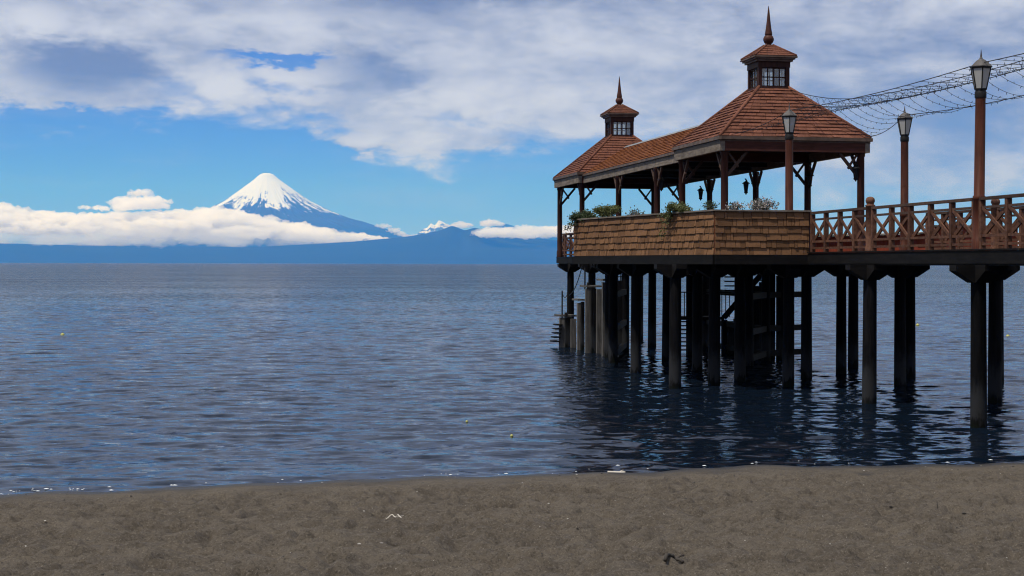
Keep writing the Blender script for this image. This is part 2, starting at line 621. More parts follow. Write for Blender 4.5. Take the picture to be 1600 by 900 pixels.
def make_rock_snow():
    m, g, b, out = new_mat('volcano_rock_and_snow')
    co = g.node('ShaderNodeTexCoord').outputs['Object']
    x = g.xyz(co)
    ang = g.m('ARCTAN2', x[0], g.m('MULTIPLY', x[1], -1.0))
    hz = g.m('DIVIDE', x[2], 1000.0)
    v = g.comb(g.m('MULTIPLY', ang, 7.0), g.m('MULTIPLY', hz, 2.0), 0.0)
    n1 = g.noise(v, 1.5, 6, 0.68, 1.4)
    n3 = g.noise(co, 0.0045, 6, 0.7, 0.5)
    n2 = g.noise(g.comb(g.m('MULTIPLY', ang, 2.2), g.m('MULTIPLY', hz, 0.8), 4.0), 1.0, 3, 0.5)
    line = g.m('ADD', hz, g.m('ADD', g.m('MULTIPLY', g.m('SUBTRACT', n1, 0.5), 2.4), g.m('MULTIPLY', g.m('SUBTRACT', n2, 0.5), 1.4)))
    line = g.m('ADD', line, g.m('MULTIPLY', g.m('SUBTRACT', n3, 0.5), 1.5))
    snow = g.sstep(line, 1.70, 1.78)
    rock = g.mixc(n1, (0.030, 0.030, 0.034), (0.055, 0.052, 0.052))
    veg = g.sstep(hz, 0.7, 1.2)
    rock = g.mixc(veg, (0.022, 0.032, 0.020), rock)
    g.put(b.inputs['Base Color'], g.mixc(snow, rock, (0.60, 0.66, 0.76)))
    b.inputs['Roughness'].default_value = 0.8
    b.inputs['Specular IOR Level'].default_value = 0.1
    M['volcano'] = m
    m, g, b, out = new_mat('far_forest')
    co = g.node('ShaderNodeTexCoord').outputs['Object']
    n = g.noise(co, 0.0012, 6, 0.6)
    g.put(b.inputs['Base Color'], g.mixc(n, (0.018, 0.028, 0.018), (0.035, 0.045, 0.03)))
    b.inputs['Roughness'].default_value = 0.9
    b.inputs['Specular IOR Level'].default_value = 0.05
    M['forest'] = m
    m, g, b, out = new_mat('crag_snow')
    co = g.node('ShaderNodeTexCoord').outputs['Object']
    n = g.noise(co, 0.0022, 6, 0.7, 0.8)
    hz = g.m('DIVIDE', g.xyz(co)[2], 1000.0)
    sn = g.sstep(g.m('ADD', g.m('MULTIPLY', n, 1.6), g.m('MULTIPLY', hz, 0.5)), 1.42, 1.5)
    g.put(b.inputs['Base Color'], g.mixc(sn, (0.05, 0.05, 0.055), (0.60, 0.66, 0.76)))
    b.inputs['Roughness'].default_value = 0.9
    M['crag'] = m


make_rock_snow()


def make_cloud_mat(key, dens):
    m, g, b, out = new_mat(key)
    m.node_tree.nodes.remove(b)
    v = g.node('ShaderNodeVolumePrincipled')
    v.inputs['Color'].default_value = (0.98, 0.98, 0.98, 1)
    v.inputs['Absorption Color'].default_value = (1, 1, 1, 1)
    v.inputs['Density'].default_value = dens
    v.inputs['Anisotropy'].default_value = 0.0
    g.l.new(v.outputs[0], out.inputs['Volume'])
    M[key] = m


make_cloud_mat('cloud', 0.0085)
make_cloud_mat('cloud_shade_veil', 0.0011)


def leaf_mat(name, c1, c2):
    m, g, b, out = new_mat(name)
    co = g.node('ShaderNodeTexCoord').outputs['Object']
    n = g.noise(co, 9.0, 3, 0.6)
    g.put(b.inputs['Base Color'], g.mixc(g.sstep(n, 0.3, 0.7), c1, c2))
    b.inputs['Roughness'].default_value = 0.6
    tr = g.node('ShaderNodeBsdfTranslucent')
    tr.inputs[0].default_value = tuple(c2) + (1,)
    mx = g.node('ShaderNodeMixShader')
    mx.inputs[0].default_value = 0.3
    g.l.new(b.outputs[0], mx.inputs[1])
    g.l.new(tr.outputs[0], mx.inputs[2])
    g.l.new(mx.outputs[0], out.inputs[0])
    return m


M['leaf_dark'] = leaf_mat('leaf_dark', (0.022, 0.038, 0.016), (0.06, 0.085, 0.03))
M['leaf_olive'] = leaf_mat('leaf_olive', (0.05, 0.065, 0.015), (0.13, 0.14, 0.04))
M['leaf_grey'] = leaf_mat('leaf_grey', (0.06, 0.07, 0.05), (0.14, 0.14, 0.11))
M['petal'] = leaf_mat('petal_pale', (0.42, 0.35, 0.34), (0.62, 0.55, 0.52))


def plain(name, c1, c2, rough=0.6, scale=8.0):
    m, g, b, out = new_mat(name)
    co = g.node('ShaderNodeTexCoord').outputs['Object']
    g.put(b.inputs['Base Color'], g.mixc(g.noise(co, scale, 4, 0.6), c1, c2))
    b.inputs['Roughness'].default_value = rough
    return m


M['buoy'] = plain('buoy_yellow', (0.30, 0.30, 0.07), (0.44, 0.42, 0.12), 0.5)
M['driftwood'] = plain('driftwood', (0.42, 0.38, 0.32), (0.66, 0.61, 0.53), 0.8)
M['twig'] = plain('twig', (0.02, 0.017, 0.014), (0.05, 0.04, 0.03), 0.8)
M['pebble'] = plain('pebble', (0.30, 0.28, 0.25), (0.55, 0.52, 0.48), 0.8, 3.0)
M['pebble_dark'] = plain('pebble_dark', (0.015, 0.014, 0.013), (0.05, 0.045, 0.04), 0.8, 3.0)
M['plastic_blue'] = plain('blue_cloth', (0.02, 0.05, 0.16), (0.03, 0.08, 0.24), 0.7)

# ------------------------------------------------------------------ lake and beach
def axis(lo, hi, step, far, grow):
    a = list(np.arange(lo, hi + 1e-6, step))
    st, x = step, a[-1]
    while x < far[1]:
        st *= grow
        x += st
        a.append(x)
    st, x = step, a[0]
    pre = []
    while x > far[0]:
        st *= grow
        x -= st
        pre.append(x)
    return np.array(pre[::-1] + a)


def shore_y(x):
    return np.interp(x, [-300, -60, -7.3, -3.8, -2.9, 0, 2.0, 4.2, 8.5, 30, 300],
                     [-60, 8, 21.85, 22.95, 23.4, 23.85, 24.5, 25.1, 25.5, 29, 60]) + 0.16 * np.sin(x * 1.9 + 0.6) * np.sin(x * 0.47) + 0.07 * np.sin(x * 4.7 + 1.0)


def build_lake():
    def grow(a, lim, f0, f1, sw):
        out, x, st = [], 0.0, a
        while x < lim:
            st *= f0 if x < sw else f1
            x += st
            out.append(x)
        return out
    xr = grow(0.14, 62000, 1.035, 1.15, 90)
    xs = np.concatenate([[-14.0 - q for q in xr][::-1], np.arange(-14.0, 20.0, 0.14), [20.0 + q for q in xr]])
    ys, y = [], 17.5
    while y < 300:
        ys.append(y)
        y += 0.0030 * y + 0.008
    yr = grow(ys[-1] * 0.003, 56000, 1.10, 1.10, 0)
    ys = np.concatenate([[17.5 - q for q in grow(0.08, 400, 1.15, 1.15, 0)][::-1], ys, [ys[-1] + q for q in yr]])
    X, Y = np.meshgrid(xs, ys)
    cell = np.maximum(np.gradient(xs)[None, :] * 0.5, np.gradient(ys)[:, None])
    Z = np.zeros_like(X)
    rr = np.random.default_rng(5)
    gust = 0.95 + 0.30 * fbm(X / 9.0, Y / 14.0, 3, 3)
    for i in range(54):
        lam = 0.26 * (2.4 / 0.26) ** (rr.random() ** 1.7)
        th = rr.normal(math.radians(-97), math.radians(30))
        amp = 0.0031 * lam ** 0.8
        k = 2 * math.pi / lam
        fade = np.clip((lam / cell - 2.2) / 1.5, 0, 1)
        warp = 0.5 * vnoise(X / (lam * 5), Y / (lam * 5), 40 + i)
        ph = k * (X * math.cos(th) + Y * math.sin(th)) + rr.random() * 6.28 + 3.0 * warp
        Z += amp * fade * (np.sin(ph) + 0.25 * np.sin(2 * ph + 1.2))
    Z *= gust
    d = Y - shore_y(X)
    Z *= np.clip(0.35 + d / 4.0, 0.3, 1.0)
    # a small lapping wave along the shore
    Z += np.where(np.abs(d) < 6, 0.02 * np.exp(-((d - 0.7 - 0.35 * vnoise(X / 2.2, X * 0, 9)) / 0.22) ** 2), 0)
    o = grid_mesh('lake_water', X, Y, Z, M['water'])
    tag(o, kind='structure')


def build_beach():
    xs = axis(-8.5, 10.5, 0.042, (-300, 300), 1.16)
    ys = axis(10.0, 27.0, 0.042, (-150, 120), 1.16)
    X, Y = np.meshgrid(xs, ys)
    d = shore_y(X) - Y
    base = np.where(d > 0, 0.074 * d, 0.09 * d)
    base = np.where(base > 1.9, 1.9 + (base - 1.9) * 0.1, base)
    dry = np.clip((d - 0.7) / 2.0, 0.0, 1)
    Z = base + 0.012 * fbm(X / 2.5, Y / 2.5, 3, 21)
    Z = Z + 1.1 * dry * (0.05 * fbm(X / 0.8, Y / 0.6, 3, 31) - 0.23 * np.abs(fbm(X / 0.50, Y / 0.38, 3, 51)) - 0.045 * np.abs(fbm(X / 0.21, Y / 0.17, 2, 71)) + 0.02 * fbm(X / 0.09, Y / 0.09, 1, 91) + 0.012 * fbm(X / 0.13, Y / 0.13, 2, 61))
    # trodden hollows with a raised rim
    near = (X > -9) & (X < 11) & (Y > 9.5) & (Y < 26)
    rr = np.random.default_rng(3)
    x0, y0 = xs, ys
    for i in range(4200):
        cx, cyy = rr.uniform(-8.5, 10.5), rr.uniform(10, 25)
        r = rr.uniform(0.07, 0.17)
        ix0, ix1 = np.searchsorted(x0, cx - 3 * r), np.searchsorted(x0, cx + 3 * r)
        iy0, iy1 = np.searchsorted(y0, cyy - 3 * r), np.searchsorted(y0, cyy + 3 * r)
        if shore_y(cx) - cyy < 1.6:
            continue
        xx, yy = X[iy0:iy1, ix0:ix1] - cx, Y[iy0:iy1, ix0:ix1] - cyy
        t = rr.uniform(0, math.pi)
        a = (xx * math.cos(t) + yy * math.sin(t)) / r
        b = (-xx * math.sin(t) + yy * math.cos(t)) / (r * rr.uniform(0.5, 0.9))
        q = a * a + b * b
        Z[iy0:iy1, ix0:ix1] += rr.uniform(0.02, 0.07) * (q * 0.9 - 1.0) * np.exp(-q)
    o = grid_mesh('beach', X, Y, Z, M['sand'])
    tag(o, kind='structure')
    return X, Y, Z, xs, ys


build_lake()
BX, BY, BZ, bxs, bys = build_beach()


def sand_z(x, y):
    return float(BZ[np.clip(np.searchsorted(bys, y), 0, len(bys) - 1), np.clip(np.searchsorted(bxs, x), 0, len(bxs) - 1)])


# ------------------------------------------------------------------ volcano, hills
VD = 45000.0


def build_volcano():
    c = px(416, 412, VD)
    prof_r = [0, 90, 200, 380, 830, 1270, 1730, 2400, 3160, 4200, 6200, 9000, 13000]
    prof_h = [2600, 2640, 2600, 2440, 2110, 1800, 1560, 1310, 1085, 780, 420, 190, 40]
    nr, nt = 260, 900
    rr = np.concatenate([np.linspace(0, 3600, 190), np.linspace(3650, 13000, 70)])
    th = np.linspace(0, 2 * math.pi, nt, endpoint=False)
    T, RR = np.meshgrid(th, rr)
    Hh = np.interp(RR, prof_r, prof_h)
    n = vnoise(T * 180 / 6.2831853 % 180, RR / 900.0, 3) * 0.6 + vnoise(T * 70 / 6.2831853, RR / 1500.0, 5)
    amp = np.interp(RR, [0, 200, 900, 2500, 8000, 13000], [1, 3, 10, 55, 70, 10])
    Hh = Hh + n * amp * 0.55 + amp * 0.5 * fbm(RR * np.cos(T) / 500, RR * np.sin(T) / 500, 4, 8)
    # flanks: left side a little steeper in its lower part, right shoulder longer
    sx = RR * np.sin(T)
    X = c.x + sx * np.where(sx > 0, 1.03, 0.97)
    Y = c.y - RR * np.cos(T)
    o = grid_mesh('volcano', X - c.x, Y - c.y, Hh, M['volcano'], closed=True)
    o.location = (c.x, c.y, 0)
    tag(o, kind='structure')


def build_hills():
    # forested far shore: long low ridges, and a snowy massif behind them
    def ridge(name, x0, x1, y0, depth, prof, mat, seed, rough, rel=0.45):
        xs = np.linspace(x0, x1, 700)
        ts = np.linspace(0, 1, 60)
        Xp, Tm = np.meshgrid(xs, ts)
        crest = np.interp(xs, [p[0] for p in prof], [p[1] for p in prof])
        shape = np.sin(np.clip(Tm / 0.9, 0, 1) * math.pi) ** 0.9
        nz = 1 + rel * (fbm(Xp / (rough * 3), Tm * 3, 5, seed))
        Y = y0 + Tm * depth
        Z = crest[None, :] * shape * nz - 8
        o = grid_mesh(name, Xp, Y, Z, mat)
        tag(o, kind='structure')
        return o

    def P(lst, d):
        return [((p[0] - 800) / 2400 * d, (412 - p[1]) / 2400 * d) for p in lst]
    d1 = 34000.0
    ridge('far_shore_hills', -15000, 26000, d1 - 3500, 7000,
          P([(-400, 386), (0, 383), (200, 386), (400, 388), (560, 380), (640, 373), (686, 365), (708, 357), (728, 364), (742, 360),
             (770, 366), (800, 372), (900, 380), (1100, 388), (1300, 395), (1500, 402), (2000, 407), (2600, 408)], d1), M['forest'], 4, 2500, 0.16)
    d2 = 52000.0
    ridge('distant_ridge', -20000, 30000, d2 - 2000, 4000,
          P([(-400, 400), (560, 396), (640, 378), (690, 368), (735, 360), (760, 357), (790, 350), (812, 356), (850, 362), (900, 372), (1100, 390), (1400, 402), (2400, 408)], d2), M['forest'], 14, 1800, 0.12)
    d3 = 57000.0
    ridge('snowy_massif', (600 - 800) / 2400 * d3, (760 - 800) / 2400 * d3, d3 - 1500, 3000,
          P([(600, 400), (640, 376), (652, 367), (660, 360), (668, 358), (674, 351), (680, 354), (686, 348), (693, 352), (700, 356), (708, 359), (716, 365), (740, 380), (760, 400)], d3), M['crag'], 24, 700, 0.22)


build_volcano()
build_hills()


# ------------------------------------------------------------------ low clouds lying against the mountains
import bmesh
_ico = bmesh.new()
bmesh.ops.create_icosphere(_ico, subdivisions=3, radius=1.0)
ICO_V = np.array([v.co[:] for v in _ico.verts])
ICO_F = np.array([[v.index for v in f.verts] for f in _ico.faces])
_ico.free()


def cloud(name, puffs, label, rough=0.28, seed=0, squash=0.8, vox=34.0, mat='cloud', group='low clouds against the far mountains'):
    """puffs: list of (x, y, z, r) in world metres"""
    V, F, k = [], [], 0
    for i, (x, y, z, r) in enumerate(puffs):
        p = ICO_V.copy()
        q = p * 1.7 + i * 3.3 + seed
        n = fbm(q[:, 0] + 0.7 * q[:, 2], q[:, 1] - 0.6 * q[:, 2], 4, seed + i, 0.6)
        p = p * (1 + rough * 1.5 * n)[:, None]
        p[:, 2] *= squash
        p[:, 0] *= 2.6
        # flat underside
        p[:, 2] = np.where(p[:, 2] < -0.35, -0.35 + (p[:, 2] + 0.35) * 0.25, p[:, 2])
        V.append(p * r + np.array([x, y, z]))
        F.append(ICO_F + k)
        k += len(p)
    V, F = np.concatenate(V), np.concatenate(F)
    c = V.mean(0)
    me = bpy.data.meshes.new(name)
    me.from_pydata((V - c).tolist(), [], F.tolist())
    tmp = bpy.data.objects.new('tmp', me)
    COL.objects.link(tmp)
    md = tmp.modifiers.new('r', 'REMESH')
    md.mode = 'VOXEL'
    md.voxel_size = vox
    sm = tmp.modifiers.new('s', 'SMOOTH')
    sm.iterations = 2
    dg = bpy.context.evaluated_depsgraph_get()
    me2 = bpy.data.meshes.new_from_object(tmp.evaluated_get(dg))
    bpy.data.objects.remove(tmp)
    me2.name = name
    co = np.empty(len(me2.vertices) * 3, np.float32)
    nn = np.empty(len(me2.vertices) * 3, np.float32)
    me2.vertices.foreach_get('co', co)
    me2.vertices.foreach_get('normal', nn)
    co, nn = co.reshape(-1, 3).astype(np.float64), nn.reshape(-1, 3)
    k1 = vox * 5.0
    d = fbm(co[:, 0] / k1 + 0.5 * co[:, 1] / k1, co[:, 2] / k1 * 1.4 + 0.4 * co[:, 1] / k1, 5, seed, 0.7)
    co += nn * (d * vox * 3.2)[:, None]
    me2.vertices.foreach_set('co', co.astype(np.float32).ravel())
    me2.polygons.foreach_set('use_smooth', [True] * len(me2.polygons))
    me2.materials.clear()
    me2.materials.append(M[mat])
    me2.update()
    o = bpy.data.objects.new(name, me2)
    o.location = tuple(c)
    COL.objects.link(o)
    tag(o, label, 'cloud', group)
    return o


def bank(x0, x1, top, bot, depth, n, rmin, rmax, seed):
    """puffs filling the strip between two pixel outlines"""
    r_ = random.Random(seed)
    k = depth / 2400.0
    out = []
    for i in range(n):
        x = r_.uniform(x0, x1)
        t, b = np.interp(x, *zip(*top)), np.interp(x, *zip(*bot))
        hgt = b - t
        f = r_.random() ** 0.8
        r = min(r_.uniform(rmin, rmax), max(hgt * 0.45, 1.2))
        y = t + r * 0.75 + f * max(hgt - 1.1 * r, 0)
        dd = depth + r_.uniform(-1200, 1200) + (y - t) * -25
        q = px(x, y, dd)
        out.append((q.x, q.y, q.z, r * k))
    return out


cloud('cloud', bank(-60, 628,
                    [(-60, 320), (0, 315), (30, 322), (60, 330), (120, 331), (170, 333), (230, 328), (300, 324), (350, 322), (400, 334), (450, 341), (480, 350), (520, 361), (560, 364), (600, 371), (630, 375)],
                    [(-60, 368), (0, 368), (200, 369), (300, 370), (400, 373), (520, 379), (580, 380), (630, 376)], 36000, 900, 3.5, 9.5, 3),
      'long white cloud bank hiding the foot of the snow-capped volcano', 0.32, 3, 0.75, 27.0)
cloud('cloud', bank(-60, 600, [(-60, 352), (300, 350), (500, 362), (600, 372)], [(-60, 389), (300, 386), (500, 384), (600, 381)], 34500, 150, 9, 15, 33),
      'thin added veil greying the shaded underside of the long cloud bank', 0.25, 83, 0.7, 60.0, 'cloud_shade_veil')  # extra thin volume, added to stand in for the bank's grey underside shading
cloud('cloud', bank(186, 254, [(186, 316), (192, 303), (215, 292), (235, 298), (254, 318)], [(186, 330), (254, 328)], 36500, 46, 3, 9, 8),
      'small puffy cloud rising above the bank left of the volcano', 0.35, 9)
cloud('cloud', bank(736, 905, [(736, 362), (750, 357), (790, 354), (830, 352), (870, 349), (905, 352)], [(736, 369), (760, 371), (905, 373)], 33000, 190, 2.5, 7, 12),
      'flat white cloud strip over the hills beside the pavilion', 0.3, 21)
cloud('cloud', bank(752, 788, [(752, 350), (766, 339), (788, 352)], [(752, 354), (788, 354)], 50000, 22, 2, 6, 14),
      'small round cloud on the ridge above the flat cloud strip', 0.3, 31)
cloud('cloud', bank(700, 735, [(700, 348), (715, 343), (735, 350)], [(700, 355), (735, 356)], 54000, 20, 2, 5, 17),
      'faint cloud right of the distant snowy massif', 0.3, 41)
cloud('cloud', bank(590, 676, [(590, 350), (600, 346), (625, 362), (650, 366), (676, 368)], [(590, 356), (610, 362), (650, 378), (676, 378)], 40000, 34, 2, 5, 19),
      'ragged cloud wisps between the volcano and the snowy massif', 0.4, 51)
cloud('cloud', bank(130, 165, [(130, 323), (148, 318), (165, 324)], [(130, 331), (165, 331)], 36500, 14, 2, 5, 23),
      'tiny cloud tuft on the left part of the bank', 0.35, 61)
cloud('cloud', bank(1290, 1760, [(1290, 372), (1340, 362), (1450, 358), (1600, 356), (1760, 360)], [(1290, 382), (1760, 384)], 40000, 170, 3, 9, 29),
      'pale cloud band low in the sky behind the pier railing', 0.3, 71)

# ------------------------------------------------------------------ pier
DECK = 0.285                 # deck above eye level
U0, U1, UC = 15.0, 18.2, 16.6
pier_base = (UC, 45.0, -EYE)


def B(p):                      # shorthand: pier coordinates of a base
    return p


def build_pier():
    root = empty('pier', pier_base)
    tag(root, 'long wooden lake pier on dark tarred piles with a widened platform', 'pier')
    plat = [(U0, 37.8), (12.38, 37.8), (10.8, 47.0), (12.6, 53.0), (U0, 53.0)]
    # deck of boards: one slab per bay plus platform wings
    b = MB()
    b.box(U0 - 0.05, U1 + 0.05, 6.0, 68.2, DECK - 0.07, DECK)
    b.build('deck', M['rail_dark'], root, pier_base)
    for sgn in (1, -1):
        b = MB()
        poly = [((u if sgn == 1 else 2 * UC - u), s, DECK - 0.074) for u, s in plat]
        b.prism(poly if sgn == -1 else poly[::-1], (0, 0, 0.07))
        b.build('platform_wing', M['rail_dark'], root, pier_base)
    # edge beams
    for u in (U0 - 0.09, U1 + 0.09):
        for (a, c) in ((6.0, 37.7), (53.1, 68.3)):
            b = MB()
            b.box(u - 0.05, u + 0.05, a, c, 0.02, DECK - 0.002)
            b.box(u - 0.075, u + 0.075, a, c, DECK + 0.002, DECK + 0.03)
            b.build('edge_beam', M['dark_beam'], root, pier_base)
    for sgn in (1, -1):
        pl = [((u if sgn == 1 else 2 * UC - u), s) for u, s in plat]
        for (p, q) in zip(pl[:-1], pl[1:]):
            b = MB()
            b.bar((p[0], p[1], 0.115), (q[0], q[1], 0.115), 0.12, 0.24)
            b.build('edge_beam', M['dark_beam'], root, pier_base)
    b = MB()
    b.box(U0 - 0.14, U1 + 0.14, 68.2, 68.3, 0.02, DECK)
    b.build('edge_beam', M['dark_beam'], root, pier_base)
    # longitudinal joists and cross beams under the deck
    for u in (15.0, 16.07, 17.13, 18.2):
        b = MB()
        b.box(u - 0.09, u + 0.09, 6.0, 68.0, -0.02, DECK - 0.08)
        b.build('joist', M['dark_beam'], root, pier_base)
    piles = []
    for s in (7.6, 12.9, 18.2, 23.5, 28.8, 34.1, 39.4):
        piles += [(U0, s), (U1, s)]
    piles += [(18.3, 43.7), (14.45, 45.8), (U0, 51.0), (14.95, 56.4), (U0, 62.0), (U0, 66.0), (18.1, 65.8), (18.15, 56.4), (18.2, 50.0), (18.1, 61.0),
              (11.85, 39.5), (13.24, 40.4), (14.3, 41.4), (12.2, 44.8), (12.8, 49.9), (13.4, 52.8),
              (19.8, 46.3), (19.76, 42.1), (20.1, 51.1), (21.2, 39.6), (20.9, 47.5), (16.6, 47.2), (16.6, 53.5), (16.6, 58.5), (16.6, 42.2), (19.0, 54.0)]
    for i, (u, s) in enumerate(piles):
        b = MB()
        r0 = 0.150 + 0.012 * rng.random()
        lean = rng.uniform(-0.04, 0.04)
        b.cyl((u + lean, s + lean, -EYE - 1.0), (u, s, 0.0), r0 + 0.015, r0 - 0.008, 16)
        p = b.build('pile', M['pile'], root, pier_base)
        for ax in (0, 1):
            L = 0.56
            prof = [(-L, 0.0), (L, 0.0), (L, -0.12), (0.17, -0.36), (-0.17, -0.36), (-L, -0.12)]
            w = 0.15
            c = MB()
            if ax == 0:
                c.prism([(u - w, s + a, z - 0.004) for a, z in prof], (2 * w, 0, 0))
            else:
                c.prism([(u + a, s - w + 0.003, z - 0.008) for a, z in prof], (0, 2 * w - 0.006, 0))
            c.build('corbel', M['dark_beam'], p, pier_base)
    # horizontal braces between the middle piles
    for z in (-1.05, -2.2, -3.05):
        for (p, q) in (((18.2, 50.0), (20.1, 51.1)), ((16.6, 47.2), (18.2, 50.0)), ((12.8, 49.9), (14.95, 56.4)), ((18.15, 56.4), (18.2, 50.0))):
            b = MB()
            b.bar((p[0], p[1], z), (q[0], q[1], z), 0.12, 0.20)
            b.build('brace', M['dark_beam'], root, pier_base)
    return root


build_pier()


# ------------------------------------------------------------------ railings
def build_railing(name, pts, label, group, n_bays, ball=(), base=None, posts_end=True):
    """pts: two (u,s) ends; X-braced railing along the line"""
    (ua, sa), (ub, sb) = pts
    base = (ua, sa, DECK)
    root = empty(name, base)
    tag(root, label, 'railing', group)
    A, Bp = Vector((ua, sa, 0)), Vector((ub, sb, 0))
    dvec = (Bp - A)
    L = dvec.length
    d = dvec.normalized()
    side = Vector((d.y, -d.x, 0))

    def at(t, z, o=0.0):
        q = A + dvec * t + side * o
        return (q.x, q.y, DECK + z)
    for nm, z, w, h, mt in (('top_rail', 1.045, 0.13, 0.06, 'rail_dark'), ('upper_rail', 0.87, 0.07, 0.05, 'rail_dark'),
                            ('lower_rail', 0.30, 0.07, 0.055, 'rail'), ('bottom_rail', 0.13, 0.07, 0.055, 'rail')):
        m = MB()
        m.bar(at(0, z), at(1, z), w, h)
        m.build(nm, M[mt], root, base)
    for i in range(n_bays + 1):
        t = i / n_bays
        m = MB()
        q = A + dvec * t
        c = 0.05
        vs_ = []
        for z in (0.032, 1.012):
            for sx, sy in ((-1, -1), (1, -1), (1, 1), (-1, 1)):
                p = q + d * (c * sx) + side * (c * 1.05 * sy)
                vs_.append((p.x, p.y, DECK + z))
        m.hexa(vs_)
        m.build('baluster', M['rail'], root, base)
    for i in range(n_bays):
        t0, t1 = (i + 0.06) / n_bays, (i + 0.94) / n_bays
        m = MB()
        m.bar(at(t0, 0.86, 0.018), at(t1, 0.32, 0.018), 0.036, 0.085)
        m.build('cross_brace', M['rail'], root, base)
        m = MB()
        m.bar(at(t0, 0.32, -0.020), at(t1, 0.86, -0.020), 0.036, 0.07)
        m.build('cross_brace', M['rail'], root, base)
    for t in ball:
        q = A + dvec * t
        m = MB()
        m.lathe((q.x, q.y, DECK), [(0.125, 0.032), (0.125, 0.12), (0.105, 0.15), (0.105, 1.08), (0.118, 1.09), (0.118, 1.115), (0.085, 1.13), (0.085, 1.15),
                                   (0.095, 1.17), (0.108, 1.205), (0.108, 1.235), (0.095, 1.275), (0.06, 1.305), (0.02, 1.315)], 18)
        m.build('ball_post', M['rail'], root, base)
    return root


G_R = 'cross-braced railings of the pier'
build_railing('railing', ((U0, 34.1), (U0, 37.7)), 'brown cross-braced railing on the near edge between shingled wall and ball-topped post', G_R, 4, (0.0,))
build_railing('railing', ((U0, 28.95), (U0, 33.9)), 'brown cross-braced railing on the near edge between ball-topped post and tallest lamp', G_R, 5)
build_railing('railing', ((U0, 23.4), (U0, 28.65)), 'brown cross-braced railing on the near edge right of the tallest lamp', G_R, 5)
build_railing('railing', ((U1, 34.1), (U1, 37.7)), 'brown cross-braced railing on the far edge in front of the red panelled wall', G_R, 4, (0.0,))
build_railing('railing', ((U1, 23.4), (U1, 33.9)), 'brown cross-braced railing on the far edge at the right border of the picture', G_R, 10)
build_railing('railing', ((U0, 53.2), (U0, 68.1)), 'dark railing with crossed slats at the left end beyond the shingled wall', G_R, 14)
build_railing('railing', ((U0 + 0.15, 68.1), (U1 - 0.15, 68.1)), 'dark railing closing the far lake end of the pier', G_R, 3)

# ------------------------------------------------------------------ shingled parapets
unit = MB().hexa([(0, 0, 0), (1, 0, 0), (1, 0.55, 0), (0, 0.55, 0), (0, 0.0, 1), (1, 0.0, 1), (1, -0.15, 1), (0, -0.15, 1)])


def shingle_mesh():
    # x along the wall 0..1, z up 0..1, y outwards; butt (bottom) edge is the thick one
    m = MB()
    v = [(0.0, 0.0, 0.0), (1.0, 0.0, 0.0), (1.0, 1.0, 0.0), (0.0, 1.0, 0.0),
         (0.0, 0.0, 1.12), (1.0, 0.0, 1.12), (1.0, 0.15, 1.12), (0.0, 0.15, 1.12)]
    m.hexa(v)
    return m


def parapet(name, faces, label, outer_mat, inner_mat, top=1.36, bottom=0.245, rows=6, seed=1, pieces=True):
    """faces: list of ((u,s),(u,s)) going left to right seen from outside"""
    base = (faces[0][0][0], faces[0][0][1], DECK)
    root = empty(name, base)
    tag(root, label, 'wall')
    r_ = random.Random(seed)
    sh = shingle_mesh()
    me = bpy.data.meshes.new('shingle')
    me.from_pydata(sh.v, [], sh.f)
    me.materials.append(outer_mat)
    count, joined = 0, MB()          # the nearest 300 shingles are objects, the rest one part
    for (p, q) in faces:
        P_, Q_ = Vector((p[0], p[1], 0)), Vector((q[0], q[1], 0))
        d = (Q_ - P_).normalized()
        L = (Q_ - P_).length
        outn = Vector((d.y, -d.x, 0))
        # core boards behind the shingles
        m = MB()
        a, c = P_ - outn * 0.02, Q_ - outn * 0.02
        m.bar((a.x, a.y, (top + bottom) / 2), (c.x, c.y, (top + bottom) / 2), 0.035, top - bottom - 0.01)
        m.build('core_board', inner_mat, root, base)
        m = MB()
        e = d * 0.05
        a, c = P_ - e - outn * 0.08, Q_ + e - outn * 0.08
        m.bar((a.x, a.y, top + 0.022), (c.x, c.y, top + 0.022), 0.30, 0.04)
        m.build('coping', M['fascia'], root, base)
        if not pieces:
            continue
        rh = (top - bottom) / rows
        ang = math.atan2(d.y, d.x)
        for k in range(rows):
            x = -r_.uniform(0, 0.12)
            while x < L - 0.02:
                w = r_.choice((0.08, 0.11, 0.15, 0.19, 0.24, 0.30, 0.40)) * r_.uniform(0.85, 1.15)
                x0, x1 = max(x, 0.0), min(x + w, L)
                x += w
                if x1 - x0 < 0.03:
                    continue
                pos = P_ + d * (x0 + 0.004)
                drop = r_.uniform(-0.012, 0.012) if k else 0.0
                hgt = rh if k < rows - 1 else rh / 1.13
                loc = Vector((pos.x, pos.y, bottom + k * rh + drop)) - Vector(base)
                rz = ang + r_.uniform(-0.006, 0.006)
                # local y (thickness) points outwards
                scl = (x1 - x0 - 0.013, -(0.030 + r_.uniform(0, 0.022)), hgt)
                count += 1
                if count <= 300:
                    o = bpy.data.objects.new('shingle', me)
                    COL.objects.link(o)
                    o.parent = root
                    o.location, o.rotation_euler, o.scale = loc, (0, 0, rz), scl
                else:
                    mt = Matrix.Translation(loc) @ Matrix.Rotation(rz, 4, 'Z') @ Matrix.Diagonal(scl + (1.0,))
                    joined.add([mt @ Vector(v) for v in sh.v], sh.f)
    if joined.v:
        tag(joined.build('far_shingles', outer_mat, root), kind='stuff')
    return root


